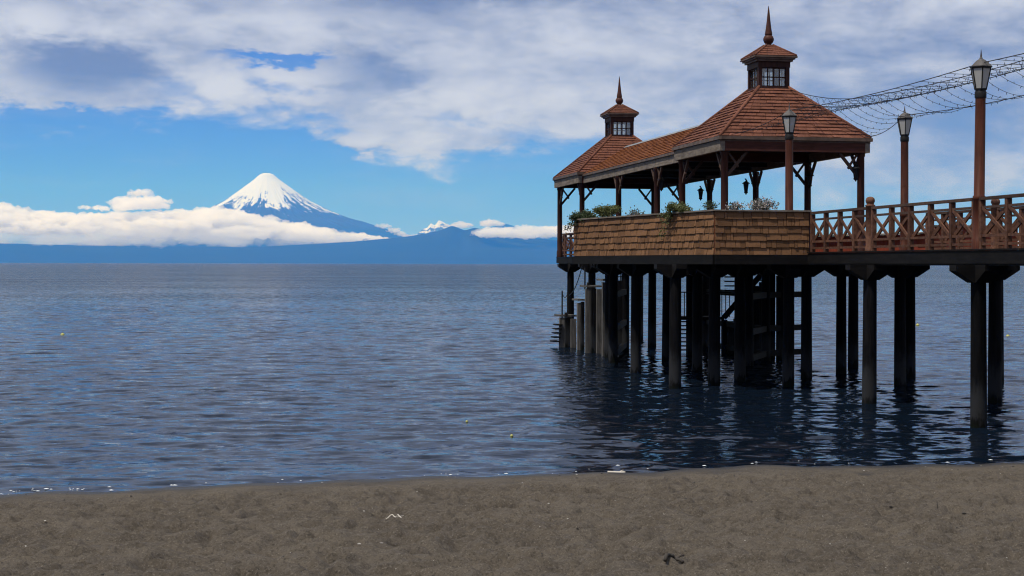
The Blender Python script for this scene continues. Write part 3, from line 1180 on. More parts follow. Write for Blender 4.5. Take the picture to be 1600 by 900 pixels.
# (local y of the shingle is mirrored by the negative scale so it faces out)
parapet('shingled_parapet', [((12.38, 37.8), (14.93, 37.8)), ((12.38 - 1.58 * 0.78, 37.8 + 9.2 * 0.78), (12.38, 37.8)), ((10.8, 47.0), (12.38 - 1.58 * 0.78, 37.8 + 9.2 * 0.78)), ((14.93, 53.0), (12.6, 53.0)), ((12.6, 53.0), (10.84, 47.15))],
        'brown wood-shingled parapet wall round the near side of the pavilion platform', M['wall_shingle'], M['red_panel'], seed=4)
parapet('shingled_parapet', [((18.27, 37.8), (20.82, 37.8)), ((20.82, 37.8), (22.4, 47.0)), ((22.4, 47.0), (20.6, 53.0)), ((20.6, 53.0), (18.27, 53.0))],
        'red panelled parapet wall seen from inside behind the far railing', M['wall_shingle'], M['red_panel'], top=1.0, seed=9, pieces=False)

# ------------------------------------------------------------------ pavilion
PAV_BASE = (UC, 54.5, DECK)


def roof_face(bl, br, tl, tr, courses, width, r_, thick=0.042):
    """yield shingles (8 corners) on the quad bl-br (eave) to tl-tr (top)"""
    bl, br, tl, tr = map(Vector, (bl, br, tl, tr))
    nrm = (br - bl).cross(tl - bl).normalized()
    if nrm.z < 0:
        nrm = -nrm
    out = []
    for k in range(courses):
        f0, f1 = k / courses, min((k + 1.16) / courses, 1.0)
        a0, b0 = bl.lerp(tl, f0), br.lerp(tr, f0)
        a1, b1 = bl.lerp(tl, f1), br.lerp(tr, f1)
        n = max(1, int(round((b0 - a0).length / width)))
        cuts = [0.0]
        off = r_.uniform(0.2, 0.8)
        for i in range(n):
            cuts.append(min(1.0, max(cuts[-1] + 0.01, (i + off + r_.uniform(-0.22, 0.22)) / n)))
        cuts.append(1.0)
        # a cut at parameter c keeps its distance from the eave's left end so that joints run up the slope
        for c0, c1 in zip(cuts[:-1], cuts[1:]):
            if c1 - c0 < 0.012:
                continue
            g = 0.006 / max((b0 - a0).length, 0.1)
            lo = thick * r_.uniform(0.8, 1.35)
            p = [a0.lerp(b0, c0 + g), a0.lerp(b0, c1 - g), a1.lerp(b1, c1 - g), a1.lerp(b1, c0 + g)]
            out.append([p[0], p[1], p[2], p[3], p[0] + nrm * lo, p[1] + nrm * lo, p[2] + nrm * 0.008, p[3] + nrm * 0.008])
    return out


def tower(root, sc, near):
    r_ = random.Random(5 if near else 6)
    e, q = 2.35, 0.47
    zE, zT = 3.74, 5.42
    base = PAV_BASE
    E = [(UC - e, sc - e, zE), (UC + e, sc - e, zE), (UC + e, sc + e, zE), (UC - e, sc + e, zE)]
    T = [(UC - q, sc - q, zT), (UC + q, sc - q, zT), (UC + q, sc + q, zT), (UC - q, sc + q, zT)]
    m = MB()
    Ei = [(UC + (p[0] - UC) * 0.985, sc + (p[1] - sc) * 0.985, zE - 0.01) for p in E]
    Ti = [(p[0], p[1], zT - 0.012) for p in T]
    m.add(Ei + Ti, [(3, 2, 1, 0), (0, 1, 5, 4), (1, 2, 6, 5), (2, 3, 7, 6), (3, 0, 4, 7), (4, 5, 6, 7)])
    roof = m.build('tower_roof', M['roof'], root, base)
    rest = MB()
    for i in range(4):
        j = (i + 1) % 4
        sh = roof_face(E[i], E[j], T[i], T[j], 15, 0.36, r_)
        for v in sh:
            if near and i in (0, 3):
                o = MB().hexa(v).build('shingle', M['roof'], roof, base)
            else:
                rest.hexa(v)
    o = rest.build('shingle_courses', M['roof'], roof, base)
    tag(o, kind='stuff')
    for i in range(4):
        a, b = Vector(E[i]), Vector(T[i])
        m = MB()
        m.tube([a + Vector((0, 0, 0.03)), a.lerp(b, 0.5) + Vector((0, 0, 0.035)), b + Vector((0, 0, 0.03))], 0.052, 8)
        m.build('hip_cap', M['roof'], roof, base)
    # gutter and beam ring
    for i in range(4):
        j = (i + 1) % 4
        a, b = Vector(E[i]), Vector(E[j])
        m = MB()
        dd = (b - a).normalized()
        nn = Vector((dd.y, -dd.x, 0))
        m.bar(a - dd * 0.05 + Vector((0, 0, -0.03)), b + dd * 0.05 + Vector((0, 0, -0.03 - 0.002 * i)), 0.09, 0.10)
        m.bar(a - nn * 0.05 + Vector((0, 0, -0.11)), b - nn * 0.05 + Vector((0, 0, -0.11 - 0.001 * i)), 0.05, 0.06)
        m.build('gutter', M['gutter'], roof, base)
    c = 2.13
    Cn = [(UC - c, sc - c), (UC + c, sc - c), (UC + c, sc + c), (UC - c, sc + c)]
    for i in range(4):
        j = (i + 1) % 4
        a, b = Vector(Cn[i] + (3.47,)), Vector(Cn[j] + (3.47,))
        m = MB()
        dd = (b - a).normalized()
        on = Vector((dd.y, -dd.x, 0)) * 0.13
        a, b = a + on, b + on
        m.bar(a - dd * (0.20 if i % 2 else 0.05), b + dd * (0.20 if i % 2 else 0.05), 0.15, 0.28)
        m.build('beam', M['fascia'] if i in (1, 3) else M['beam_red'], root, base)
    # ceiling boards
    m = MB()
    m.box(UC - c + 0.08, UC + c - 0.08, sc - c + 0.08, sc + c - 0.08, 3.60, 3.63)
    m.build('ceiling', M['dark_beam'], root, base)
    for i in range(4):
        col = column(root, Cn[i][0], Cn[i][1], 3.33)
        for (du, ds) in ((1 if i in (0, 3) else -1, 0), (0, 1 if i in (0, 1) else -1)):
            brace(col, Cn[i][0], Cn[i][1], du, ds, 3.33)
    cupola(root, sc)


def column(root, u, s, top):
    m = MB()
    m.lathe((u, s, 0), [(0.135, DECK + 0.004), (0.135, DECK + 0.25), (0.112, DECK + 0.3), (0.105, top - 0.12), (0.125, top - 0.1), (0.125, top - 0.005)], 16)
    return m.build('column', M['column'], root, PAV_BASE)


def brace(col, u, s, du, ds, top, L=0.62):
    m = MB()
    p = (u + du * 0.08, s + ds * 0.08, top - L - 0.1)
    q = (u + du * (L + 0.06), s + ds * (L + 0.06), top - 0.012)
    m.bar(p, q, 0.07, 0.085)
    # short counter strut and turned knob that make the brace a cross
    a = Vector((u + du * 0.10, s + ds * 0.10, top - 0.02))
    b = Vector((u + du * (L * 0.62), s + ds * (L * 0.62), top - L * 0.66))
    m.bar(a, b, 0.055, 0.06)
    m.lathe(b + Vector((0, 0, -0.03)), [(0.01, -0.05), (0.05, -0.02), (0.05, 0.02), (0.01, 0.05)], 8)
    return m.build('brace', M['rail_dark'], col, PAV_BASE)


def cupola(root, sc):
    base = PAV_BASE
    q = 0.44
    z0, z1 = 5.40, 6.22
    m = MB()
    for su in (-1, 1):
        for ss in (-1, 1):
            m.box(UC + su * q - 0.06, UC + su * q + 0.06, sc + ss * q - 0.06, sc + ss * q + 0.06, z0, z1)
    m.box(UC - q - 0.085, UC + q + 0.085, sc - q - 0.085, sc + q + 0.085, z0 - 0.06, z0 + 0.055)
    cup = m.build('cupola', M['column'], root, base)
    m = MB()
    m.box(UC - q - 0.075, UC + q + 0.075, sc - q - 0.075, sc + q + 0.075, z1 - 0.17, z1 + 0.01)
    m.build('frieze', M['column'], cup, base)
    # windows: four sides, two leaves of four panes each
    zb, zt = z0 + 0.06, z1 - 0.175
    for k in range(4):
        ang = k * math.pi / 2
        ca, sa = math.cos(ang), math.sin(ang)

        def L(a, o, z):
            x, y = a, -q + o
            return Vector((UC + x * ca - y * sa, sc + x * sa + y * ca, z))
        fr = MB()
        w = q - 0.062
        for a in (-w, -w / 2, 0.0, w / 2, w):
            t = 0.05 if a in (0.0,) else 0.028
            fr.hexa([L(a - t / 2, -0.02, zb), L(a + t / 2, -0.02, zb), L(a + t / 2, 0.02, zb), L(a - t / 2, 0.02, zb),
                     L(a - t / 2, -0.02, zt), L(a + t / 2, -0.02, zt), L(a + t / 2, 0.02, zt), L(a - t / 2, 0.02, zt)])
        for z in (zb + 0.015, (zb + zt) / 2, zt - 0.015):
            fr.hexa([L(-w, -0.025, z - 0.016), L(w, -0.025, z - 0.016), L(w, 0.025, z - 0.016), L(-w, 0.025, z - 0.016),
                     L(-w, -0.025, z + 0.016), L(w, -0.025, z + 0.016), L(w, 0.025, z + 0.016), L(-w, 0.025, z + 0.016)])
        fr.build('window_frame', M['column'], cup, base)
        zm = (zb + zt) / 2
        for i in range(4):
            for (za, zc) in ((zb + 0.03, zm - 0.018), (zm + 0.018, zt - 0.03)):
                a0, a1 = -w + i * w / 2 + 0.018, -w + (i + 1) * w / 2 - 0.018
                g = MB()
                g.hexa([L(a0, -0.004, za), L(a1, -0.004, za), L(a1, 0.004, za), L(a0, 0.004, za),
                        L(a0, -0.004, zc), L(a1, -0.004, zc), L(a1, 0.004, zc), L(a0, 0.004, zc)])
                g.build('pane', M['clear'], cup, base)
    # cornice and little roof
    m = MB()
    m.box(UC - 0.58, UC + 0.58, sc - 0.58, sc + 0.58, z1 + 0.012, z1 + 0.07)
    m.box(UC - 0.635, UC + 0.635, sc - 0.635, sc + 0.635, z1 + 0.072, z1 + 0.12)
    m.box(UC - 0.69, UC + 0.69, sc - 0.69, sc + 0.69, z1 + 0.122, z1 + 0.165)
    m.build('cornice', M['gutter'], cup, base)
    r_ = random.Random(int(sc))
    zE, zT = z1 + 0.17, z1 + 0.56
    e, t = 0.665, 0.10
    E = [(UC - e, sc - e, zE), (UC + e, sc - e, zE), (UC + e, sc + e, zE), (UC - e, sc + e, zE)]
    T = [(UC - t, sc - t, zT), (UC + t, sc - t, zT), (UC + t, sc + t, zT), (UC - t, sc + t, zT)]
    m = MB()
    m.add(E + T, [(3, 2, 1, 0), (0, 1, 5, 4), (1, 2, 6, 5), (2, 3, 7, 6), (3, 0, 4, 7), (4, 5, 6, 7)])
    for i in range(4):
        j = (i + 1) % 4
        for v in roof_face(E[i], E[j], T[i], T[j], 5, 0.3, r_, 0.024):
            m.hexa(v)
        m.tube([Vector(E[i]) + Vector((0, 0, 0.02)), Vector(T[i]) + Vector((0, 0, 0.02))], 0.035, 6)
    m.build('cupola_roof', M['roof'], cup, base)
    m = MB()
    m.lathe((UC, sc, zT), [(0.15, -0.03), (0.15, 0.01), (0.09, 0.03), (0.09, 0.05), (0.135, 0.10), (0.165, 0.17), (0.165, 0.22), (0.135, 0.29), (0.10, 0.33),
                           (0.115, 0.34), (0.115, 0.37), (0.085, 0.55), (0.055, 0.80), (0.028, 1.08), (0.006, 1.24)], 20)
    m.build('finial', M['spire'], cup, base)


def build_pavilion():
    root = empty('pavilion', PAV_BASE)
    tag(root, 'open wooden pavilion with two shingled towers, glazed cupolas and a linking gallery roof', 'pavilion')
    sc1, sc2 = 45.4, 63.7
    tower(root, sc1, True)
    tower(root, sc2, False)
    # gallery roof between the towers
    e, zE, zR = 2.13, 3.66, 4.90
    a, b = sc1 + 1.2, sc2 - 1.2
    r_ = random.Random(8)
    m = MB()
    A = [(UC - e, a, zE - 0.012), (UC, a, zR - 0.012), (UC + e, a, zE - 0.012)]
    m.prism(A, (0, b - a, 0))
    g = m.build('gallery_roof', M['roof_gallery'], root, PAV_BASE)
    rest = MB()
    for sgn in (-1, 1):
        quad = ((UC + sgn * e, a + 1.0, zE), (UC + sgn * e, b - 1.0, zE), (UC + sgn * 0.02, a, zR), (UC + sgn * 0.02, b, zR))
        for v in roof_face(*quad, 12, 0.30, r_, 0.036):
            rest.hexa(v)
    tag(rest.build('shingle_courses', M['roof_gallery'], g, PAV_BASE), kind='stuff')
    m = MB()
    m.prism([(UC - 0.16, a, zR - 0.045), (UC, a, zR + 0.055), (UC + 0.16, a, zR - 0.045), (UC, a, zR + 0.02)], (0, b - a, 0))
    m.build('ridge_flashing', M['lead'], g, PAV_BASE)
    for sgn in (-1, 1):
        u = UC + sgn * e
        m = MB()
        m.box(u - 0.045, u + 0.045, sc1 + 2.36, sc2 - 2.36, zE - 0.075, zE + 0.005)
        m.build('gutter', M['gutter'], g, PAV_BASE)
        u = UC + sgn * (e - 0.075)
        cuts = [sc1 + 2.22, 50.7, 55.9, sc2 - 2.22] if sgn < 0 else [sc1 + 2.22, 52.3, 57.6, sc2 - 2.22]
        for c0, c1 in zip(cuts[:-1], cuts[1:]):
            m = MB()
            m.box(u - 0.06, u + 0.06, c0 + 0.012, c1 - 0.012, 3.31, 3.58)
            m.build('beam', M['fascia'], root, PAV_BASE)
        for c in cuts[1:-1]:
            col = column(root, u, c, 3.30)
            for ds in (-1, 1):
                brace(col, u, c, 0, ds, 3.30, 0.55)
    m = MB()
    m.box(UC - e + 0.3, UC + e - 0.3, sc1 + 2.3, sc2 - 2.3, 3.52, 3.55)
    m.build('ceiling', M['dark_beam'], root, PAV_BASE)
    # dark cross ties of the roof frame
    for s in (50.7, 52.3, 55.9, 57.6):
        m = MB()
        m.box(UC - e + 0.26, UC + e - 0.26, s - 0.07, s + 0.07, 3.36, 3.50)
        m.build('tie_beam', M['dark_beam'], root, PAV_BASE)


build_pavilion()


# ------------------------------------------------------------------ lamp posts
def lamp_post(u, s, label, lean=0.0):
    root = bpy.data.objects.new('lamp_post', None)
    COL.objects.link(root)
    root.location = W(u, s, DECK + 0.004)
    root.rotation_euler = (0, lean, PIER_A)
    tag(root, label, 'lamp', 'lantern lamp posts along the pier')
    h = 3.10                                   # pole height above deck
    m = MB()
    m.lathe((0, 0, 0), [(0.135, 0.0), (0.135, 0.22), (0.118, 0.24), (0.118, 1.02), (0.128, 1.03), (0.128, 1.09), (0.108, 1.11), (0.102, h)], 18)
    m.build('pole', M['lamp_wood'], root)
    m = MB()
    m.lathe((0, 0, h), [(0.112, -0.02), (0.118, 0.0), (0.118, 0.10), (0.105, 0.12), (0.105, 0.155)], 18)
    m.build('collar', M['black'], root)
    # hexagonal lantern, wider at the top
    zb, zt, rb, rt = h + 0.16, h + 0.585, 0.118, 0.205
    fr = MB()
    pts_b, pts_t = [], []
    for k in range(6):
        a = math.radians(60 * k + 12)
        pts_b.append(Vector((rb * math.cos(a), rb * math.sin(a), zb)))
        pts_t.append(Vector((rt * math.cos(a), rt * math.sin(a), zt)))
    for k in range(6):
        fr.bar(pts_b[k], pts_t[k], 0.022, 0.022)
        fr.bar(pts_b[k], pts_b[(k + 1) % 6], 0.026, 0.026)
        fr.bar(pts_t[k], pts_t[(k + 1) % 6], 0.026, 0.030)
    lan = fr.build('lantern', M['black'], root)
    for k in range(6):
        j = (k + 1) % 6
        g = MB()
        a0, b0, b1, a1 = pts_b[k].lerp(pts_b[j], 0.06), pts_b[k].lerp(pts_b[j], 0.94), pts_t[k].lerp(pts_t[j], 0.95), pts_t[k].lerp(pts_t[j], 0.05)
        n = (b0 - a0).cross(a1 - a0).normalized() * 0.006
        g.hexa([a0, b0, b0 - n, a0 - n, a1, b1, b1 - n, a1 - n])
        g.build('pane', M['pane'], lan)
    m = MB()
    m.lathe((0, 0, zt), [(0.235, 0.016), (0.24, 0.03), (0.22, 0.045), (0.10, 0.155), (0.05, 0.185)], 6, False, math.radians(12))
    m.build('lantern_cap', M['cap_metal'], lan)
    m = MB()
    m.lathe((0, 0, zt + 0.18), [(0.035, 0.0), (0.035, 0.03), (0.018, 0.045), (0.022, 0.06), (0.004, 0.20)], 8)
    m.build('finial', M['cap_metal'], lan)
    return root


lamp_post(U0, 28.8, 'tallest-looking red-brown lamp post at the right, standing in the near railing', R(0.7))
lamp_post(U0, 39.4, 'lamp post in front of the near tower roof, behind the shingled wall')
lamp_post(18.33, 39.4, 'lamp post in the middle, right of the pavilion against open sky')


# ------------------------------------------------------------------ string lights over the pier
def build_string_lights():
    base = (UC, 36.0, DECK)
    root = empty('string_light_net', base)
    tag(root, 'sagging net of unlit string lights strung over the pier to the tower roof', 'string lights')

    def path(pts, sag, n=24):
        out = []
        for (a, b) in zip(pts[:-1], pts[1:]):
            a, b = Vector(a), Vector(b)
            for i in range(n):
                t = i / n
                q = a.lerp(b, t)
                q.z -= sag * 4 * t * (1 - t)
                out.append(q)
        out.append(Vector(pts[-1]))
        return out
    hl = 4.08
    near = path([(14.6, 43.0, 3.80), (U0, 39.4, 4.16), (U0 + 0.05, 28.8, 4.08), (U0 + 0.05, 18.2, 4.2)], 0.10)
    far = path([(18.75, 43.0, 3.80), (18.33, 39.4, 4.10), (18.3, 28.8, 4.10), (18.3, 18.2, 4.2)], 0.16)
    mid = path([(17.1, 44.8, 5.36), (16.9, 39.4, 4.52), (16.7, 28.8, 4.38), (16.6, 18.2, 4.4)], 0.10)
    mid2 = path([(17.0, 44.2, 4.95), (17.0, 39.4, 4.34), (16.9, 28.8, 4.26), (16.8, 18.2, 4.3)], 0.10)
    for c in (near, far, mid, mid2):
        m = MB()
        m.tube(c, 0.010, 5)
        m.build('cable', M['cable'], root, base)

    def at_s(curve, s):
        for a, b in zip(curve[:-1], curve[1:]):
            if (a.y - s) * (b.y - s) <= 0 and abs(a.y - b.y) > 1e-6:
                return a.lerp(b, (s - a.y) / (b.y - a.y))
        return curve[-1]
    r_ = random.Random(3)

    def strand(a, b, sag, bulbs=True):
        m = MB()
        n = 14
        pts = []
        for i in range(n + 1):
            t = i / n
            q = a.lerp(b, t)
            q.z -= sag * 4 * t * (1 - t)
            pts.append(q)
        m.tube(pts, 0.0048, 4)
        if bulbs:
            L = (b - a).length
            k = int(L / 0.15)
            for i in range(1, k):
                t = i / k + r_.uniform(-0.01, 0.01)
                q = a.lerp(b, t)
                q.z -= sag * 4 * t * (1 - t)
                dz = r_.choice((-1, -1, 1)) * r_.uniform(0.03, 0.05)
                m.cyl(q, q + Vector((r_.uniform(-0.02, 0.02), r_.uniform(-0.02, 0.02), dz)), 0.009, 0.006, 4)
        m.build('strand', M['cable'], root, base)
    s = 42.4
    while s > 20:
        ds = r_.uniform(-0.12, 0.12)
        strand(at_s(mid2, s), at_s(far, s + ds - 0.35), 0.20 + r_.uniform(-0.03, 0.05))
        strand(at_s(near, s + ds), at_s(mid2, s - 0.5), 0.10)
        s -= 0.68
    s = 43.6
    while s > 27:
        strand(at_s(mid, s), at_s(mid2, s - 0.45), 0.0, True)
        strand(at_s(mid2, s), at_s(mid, s - 0.45), 0.0, False)
        s -= 0.5


build_string_lights()


# ------------------------------------------------------------------ plants on the parapet
def plant(u, s, h, wu, ws, hh, n, mat, label, droop=0.0, flowers=0, size=0.05, seed=0, flat=False):
    base = (u, s, h)
    root = empty('parapet_plant', base)
    tag(root, label, 'plant', 'plants growing along the parapet')
    r_ = random.Random(seed)
    st, lf, fl = MB(), MB(), MB()
    tips = []
    for i in range(26):
        a = r_.uniform(0, 6.283)
        rr = r_.uniform(0.3, 1.0)
        tip = Vector((u + math.cos(a) * wu * rr, s + math.sin(a) * ws * rr, h + hh * (1.0 - (0.0 if flat else 0.75) * rr * rr) * r_.uniform(0.7, 1.1) - droop * max(0, rr - 0.55) * r_.uniform(0.4, 2.2) * (1 if math.cos(a) < 0 else 0.2)))
        b0 = Vector((u + math.cos(a) * wu * 0.25 * rr, s + math.sin(a) * ws * 0.6 * rr, h))
        midp = b0.lerp(tip, 0.55) + Vector((0, 0, 0.12 * hh + 0.05))
        pts = [b0, midp, tip]
        st.tube(pts, 0.006, 4)
        tips.append(pts)
    for i in range(n):
        pts = r_.choice(tips)
        t = r_.uniform(0.15, 1.08)
        q = pts[0].lerp(pts[1], t * 2) if t < 0.5 else pts[1].lerp(pts[2], t * 2 - 1)
        q = q + Vector((r_.gauss(0, 0.05), r_.gauss(0, 0.05), r_.gauss(0, 0.045)))
        d = Vector((r_.gauss(0, 1), r_.gauss(0, 1), r_.gauss(0.2, 0.8))).normalized()
        sd = d.cross(Vector((r_.gauss(0, 1), r_.gauss(0, 1), r_.gauss(0, 1)))).normalized()
        L, w = size * r_.uniform(0.7, 1.5), size * r_.uniform(0.25, 0.5)
        tgt = fl if (flowers and i < flowers) else lf
        tgt.add([q, q + d * L * 0.5 + sd * w, q + d * L, q + d * L * 0.5 - sd * w], [(0, 1, 2, 3)])
    st.build('stems', M['twig'], root, base)
    tag(lf.build('foliage', mat, root, base), kind='stuff')
    if flowers:
        tag(fl.build('flowers', M['petal'], root, base), kind='stuff')


TOPH = 1.40
plant(11.0, 46.7, TOPH - 0.08, 0.55, 0.6, 0.30, 2400, M['leaf_dark'], 'dark green bush spilling over the left end of the shingled wall', 0.65, seed=1, size=0.06)
plant(11.35, 45.1, TOPH, 0.32, 1.1, 0.27, 3000, M['leaf_olive'], 'clipped olive green bush with a flat top on the shingled wall', 0.05, seed=2, size=0.05, flat=True)
plant(11.72, 43.2, TOPH - 0.06, 0.22, 0.7, 0.17, 260, M['leaf_grey'], 'low thin sprig on the shingled wall next to a column', 0.0, seed=3, size=0.05)
plant(12.0, 39.9, TOPH, 0.42, 0.65, 0.17, 2000, M['leaf_olive'], 'trailing green plant hanging down over the middle of the shingled wall', 0.95, seed=4, size=0.055)
plant(13.75, 38.1, TOPH, 0.48, 0.22, 0.30, 800, M['leaf_grey'], 'pale flowering bush above the front face of the shingled wall', 0.0, 330, seed=5, size=0.05)
plant(13.05, 38.15, TOPH, 0.28, 0.18, 0.16, 320, M['leaf_grey'], 'low pale flowers left of the larger flowering bush', 0.0, 120, seed=6, size=0.045)
plant(12.45, 38.3, TOPH, 0.22, 0.3, 0.20, 260, M['leaf_dark'], 'small dark sprig at the corner of the shingled wall', 0.0, seed=7, size=0.045)


# ------------------------------------------------------------------ hanging lanterns inside the pavilion
def hanging_lantern(u, s, du, ds, label):
    top = 3.0
    base = (u, s, top - 0.6)
    root = empty('wall_lantern', base)
    tag(root, label, 'lantern', 'small dark lanterns on the pavilion columns')
    x, y = u + du * 0.16, s + ds * 0.16
    m = MB()
    m.tube([(u + du * 0.11, s + ds * 0.11, top - 0.05), (u + du * 0.2, s + ds * 0.2, top + 0.05), (x, y, top + 0.03), (x, y, top - 0.06)], 0.022, 6)
    m.build('bracket', M['black'], root, base)
    m = MB()
    for k in range(4):
        a = k * math.pi / 2 + 0.4
        a2 = a + math.pi / 2
        m.bar((x + 0.06 * math.cos(a), y + 0.06 * math.sin(a), top - 0.42), (x + 0.11 * math.cos(a), y + 0.11 * math.sin(a), top - 0.14), 0.022, 0.022)
        m.bar((x + 0.11 * math.cos(a), y + 0.11 * math.sin(a), top - 0.14), (x + 0.11 * math.cos(a2), y + 0.11 * math.sin(a2), top - 0.14), 0.025, 0.025)
    m.lathe((x, y, top - 0.46), [(0.02, -0.06), (0.03, -0.02), (0.07, 0.0), (0.075, 0.04)], 8)
    m.build('cage', M['black'], root, base)
    m = MB()
    m.lathe((x, y, top - 0.13), [(0.15, 0.0), (0.14, 0.02), (0.05, 0.08), (0.02, 0.10)], 8)
    m.build('cap', M['black'], root, base)
    m = MB()
    m.lathe((x, y, top - 0.42), [(0.05, 0.0), (0.085, 0.26)], 4, False, 0.4)
    m.build('pane', M['black'], root, base)


hanging_lantern(18.45, 52.3, -1, 0, 'dark lantern on the back column behind the pale flowering bush')
hanging_lantern(18.45, 57.6, -1, 0, 'dark lantern on the back column right of the trailing plant')
hanging_lantern(18.73, 47.5, 0.0, -1, 'dark lantern on the back column right of the front lamp post')
hanging_lantern(18.73, 43.27, -1, 0, 'dark lantern on the right front column of the near tower')
hanging_lantern(14.65, 50.7, 0, -1, 'dark lantern on the gallery column left of the near tower')

# blue cloth tied round the far column
m = MB()
m.lathe((18.73, 65.83, 1.62), [(0.15, 0.0), (0.165, 0.08), (0.15, 0.22), (0.16, 0.34), (0.14, 0.40)], 12)
tag(m.build('blue_cloth', M['plastic_blue'], None), 'blue cloth wrapped round a far pavilion column', 'cloth')
bc = bpy.data.objects['blue_cloth']
bc.location = (0, 0, EYE)
bc.rotation_euler = (0, 0, PIER_A)


# ------------------------------------------------------------------ landing stage and stairs below the deck
def build_landing():
    root = empty('landing_stage', (13.0, 57.0, -EYE))
    base = (13.0, 57.0, -EYE)
    tag(root, 'stepped landing stage of upright planks in the water under the left pier end', 'landing stage')

    def to_pier(v):
        r = v - Vector((0, 0, EYE))
        return Vector((r.x * CA + r.y * SA, -r.x * SA + r.y * CA, r.z))
    r_ = random.Random(2)
    # (px from, px to, top y px, depth)
    for (x0, x1, ytop, d) in ((874, 901, 497, 60.5), (902, 914, 472, 59.0), (915, 941, 451, 57.0), (941, 966, 441, 55.0)):
        k = 2400.0 / d
        n = max(2, int(round((x1 - x0) / 9)))
        for i in range(n):
            xa = x0 + (x1 - x0) * i / n
            xb = x0 + (x1 - x0) * (i + 1) / n - 1.2
            a, b = to_pier(px(xa, ytop, d - 0.2 * i)), to_pier(px(xb, ytop, d - 0.2 * i))
            m = MB()
            c = (a + b) / 2
            w = (b - a).length
            m.box(c.x - w / 2, c.x + w / 2, c.y - 0.09, c.y + 0.09, -EYE - 0.8, c.z + r_.uniform(-0.03, 0.03))
            m.build('upright_plank', M['concrete'] if i % 2 == 0 else M['pile'], root, base)
        a, b = to_pier(px(x0 - 1, ytop - 1, d)), to_pier(px(x1 + 1, ytop - 1, d))
        m = MB()
        m.box(a.x + 0.02, b.x - 0.02, a.y - 0.14, a.y + 0.9, a.z + 0.035, a.z + 0.10)
        m.build('step_top', M['concrete'], root, base)
    # mooring posts, chain and steps into the water
    for (x, y0, y1, d) in ((878.5, 454, 497, 60.5), (887, 456, 497, 60.3), (914, 418, 452, 57.2), (884, 488, 497, 60.4), (919, 441, 452, 57.1)):
        a, b = to_pier(px(x, y1, d)), to_pier(px(x, y0, d))
        m = MB()
        m.cyl(a, b, 0.03 if y1 - y0 > 20 else 0.05, 0.03 if y1 - y0 > 20 else 0.05, 8)
        m.build('mooring_post', M['black'], root, base)
    a, b = to_pier(px(878.5, 457, 60.5)), to_pier(px(887, 458, 60.3))
    m = MB()
    m.tube([a.lerp(b, t / 8) - Vector((0, 0, 0.18 * 4 * t / 8 * (1 - t / 8))) for t in range(9)], 0.014, 5)
    m.build('chain', M['black'], root, base)
    a, b = to_pier(px(910, 414, 57.5)), to_pier(px(890, 461, 60.3))
    m = MB()
    m.tube([a.lerp(b, t / 10) - Vector((0, 0, 0.22 * 4 * t / 10 * (1 - t / 10))) for t in range(11)], 0.018, 5)
    m.build('rope', M['black'], root, base)
    for i in range(5):
        a = to_pier(px(873 - i * 1.2, 507 + i * 6.5, 60.6))
        m = MB()
        m.box(a.x - 0.16, a.x + 0.10, a.y - 0.3, a.y + 0.3, a.z - 0.025, a.z + 0.025)
        m.build('ladder_step', M['dark_beam'], root, base)


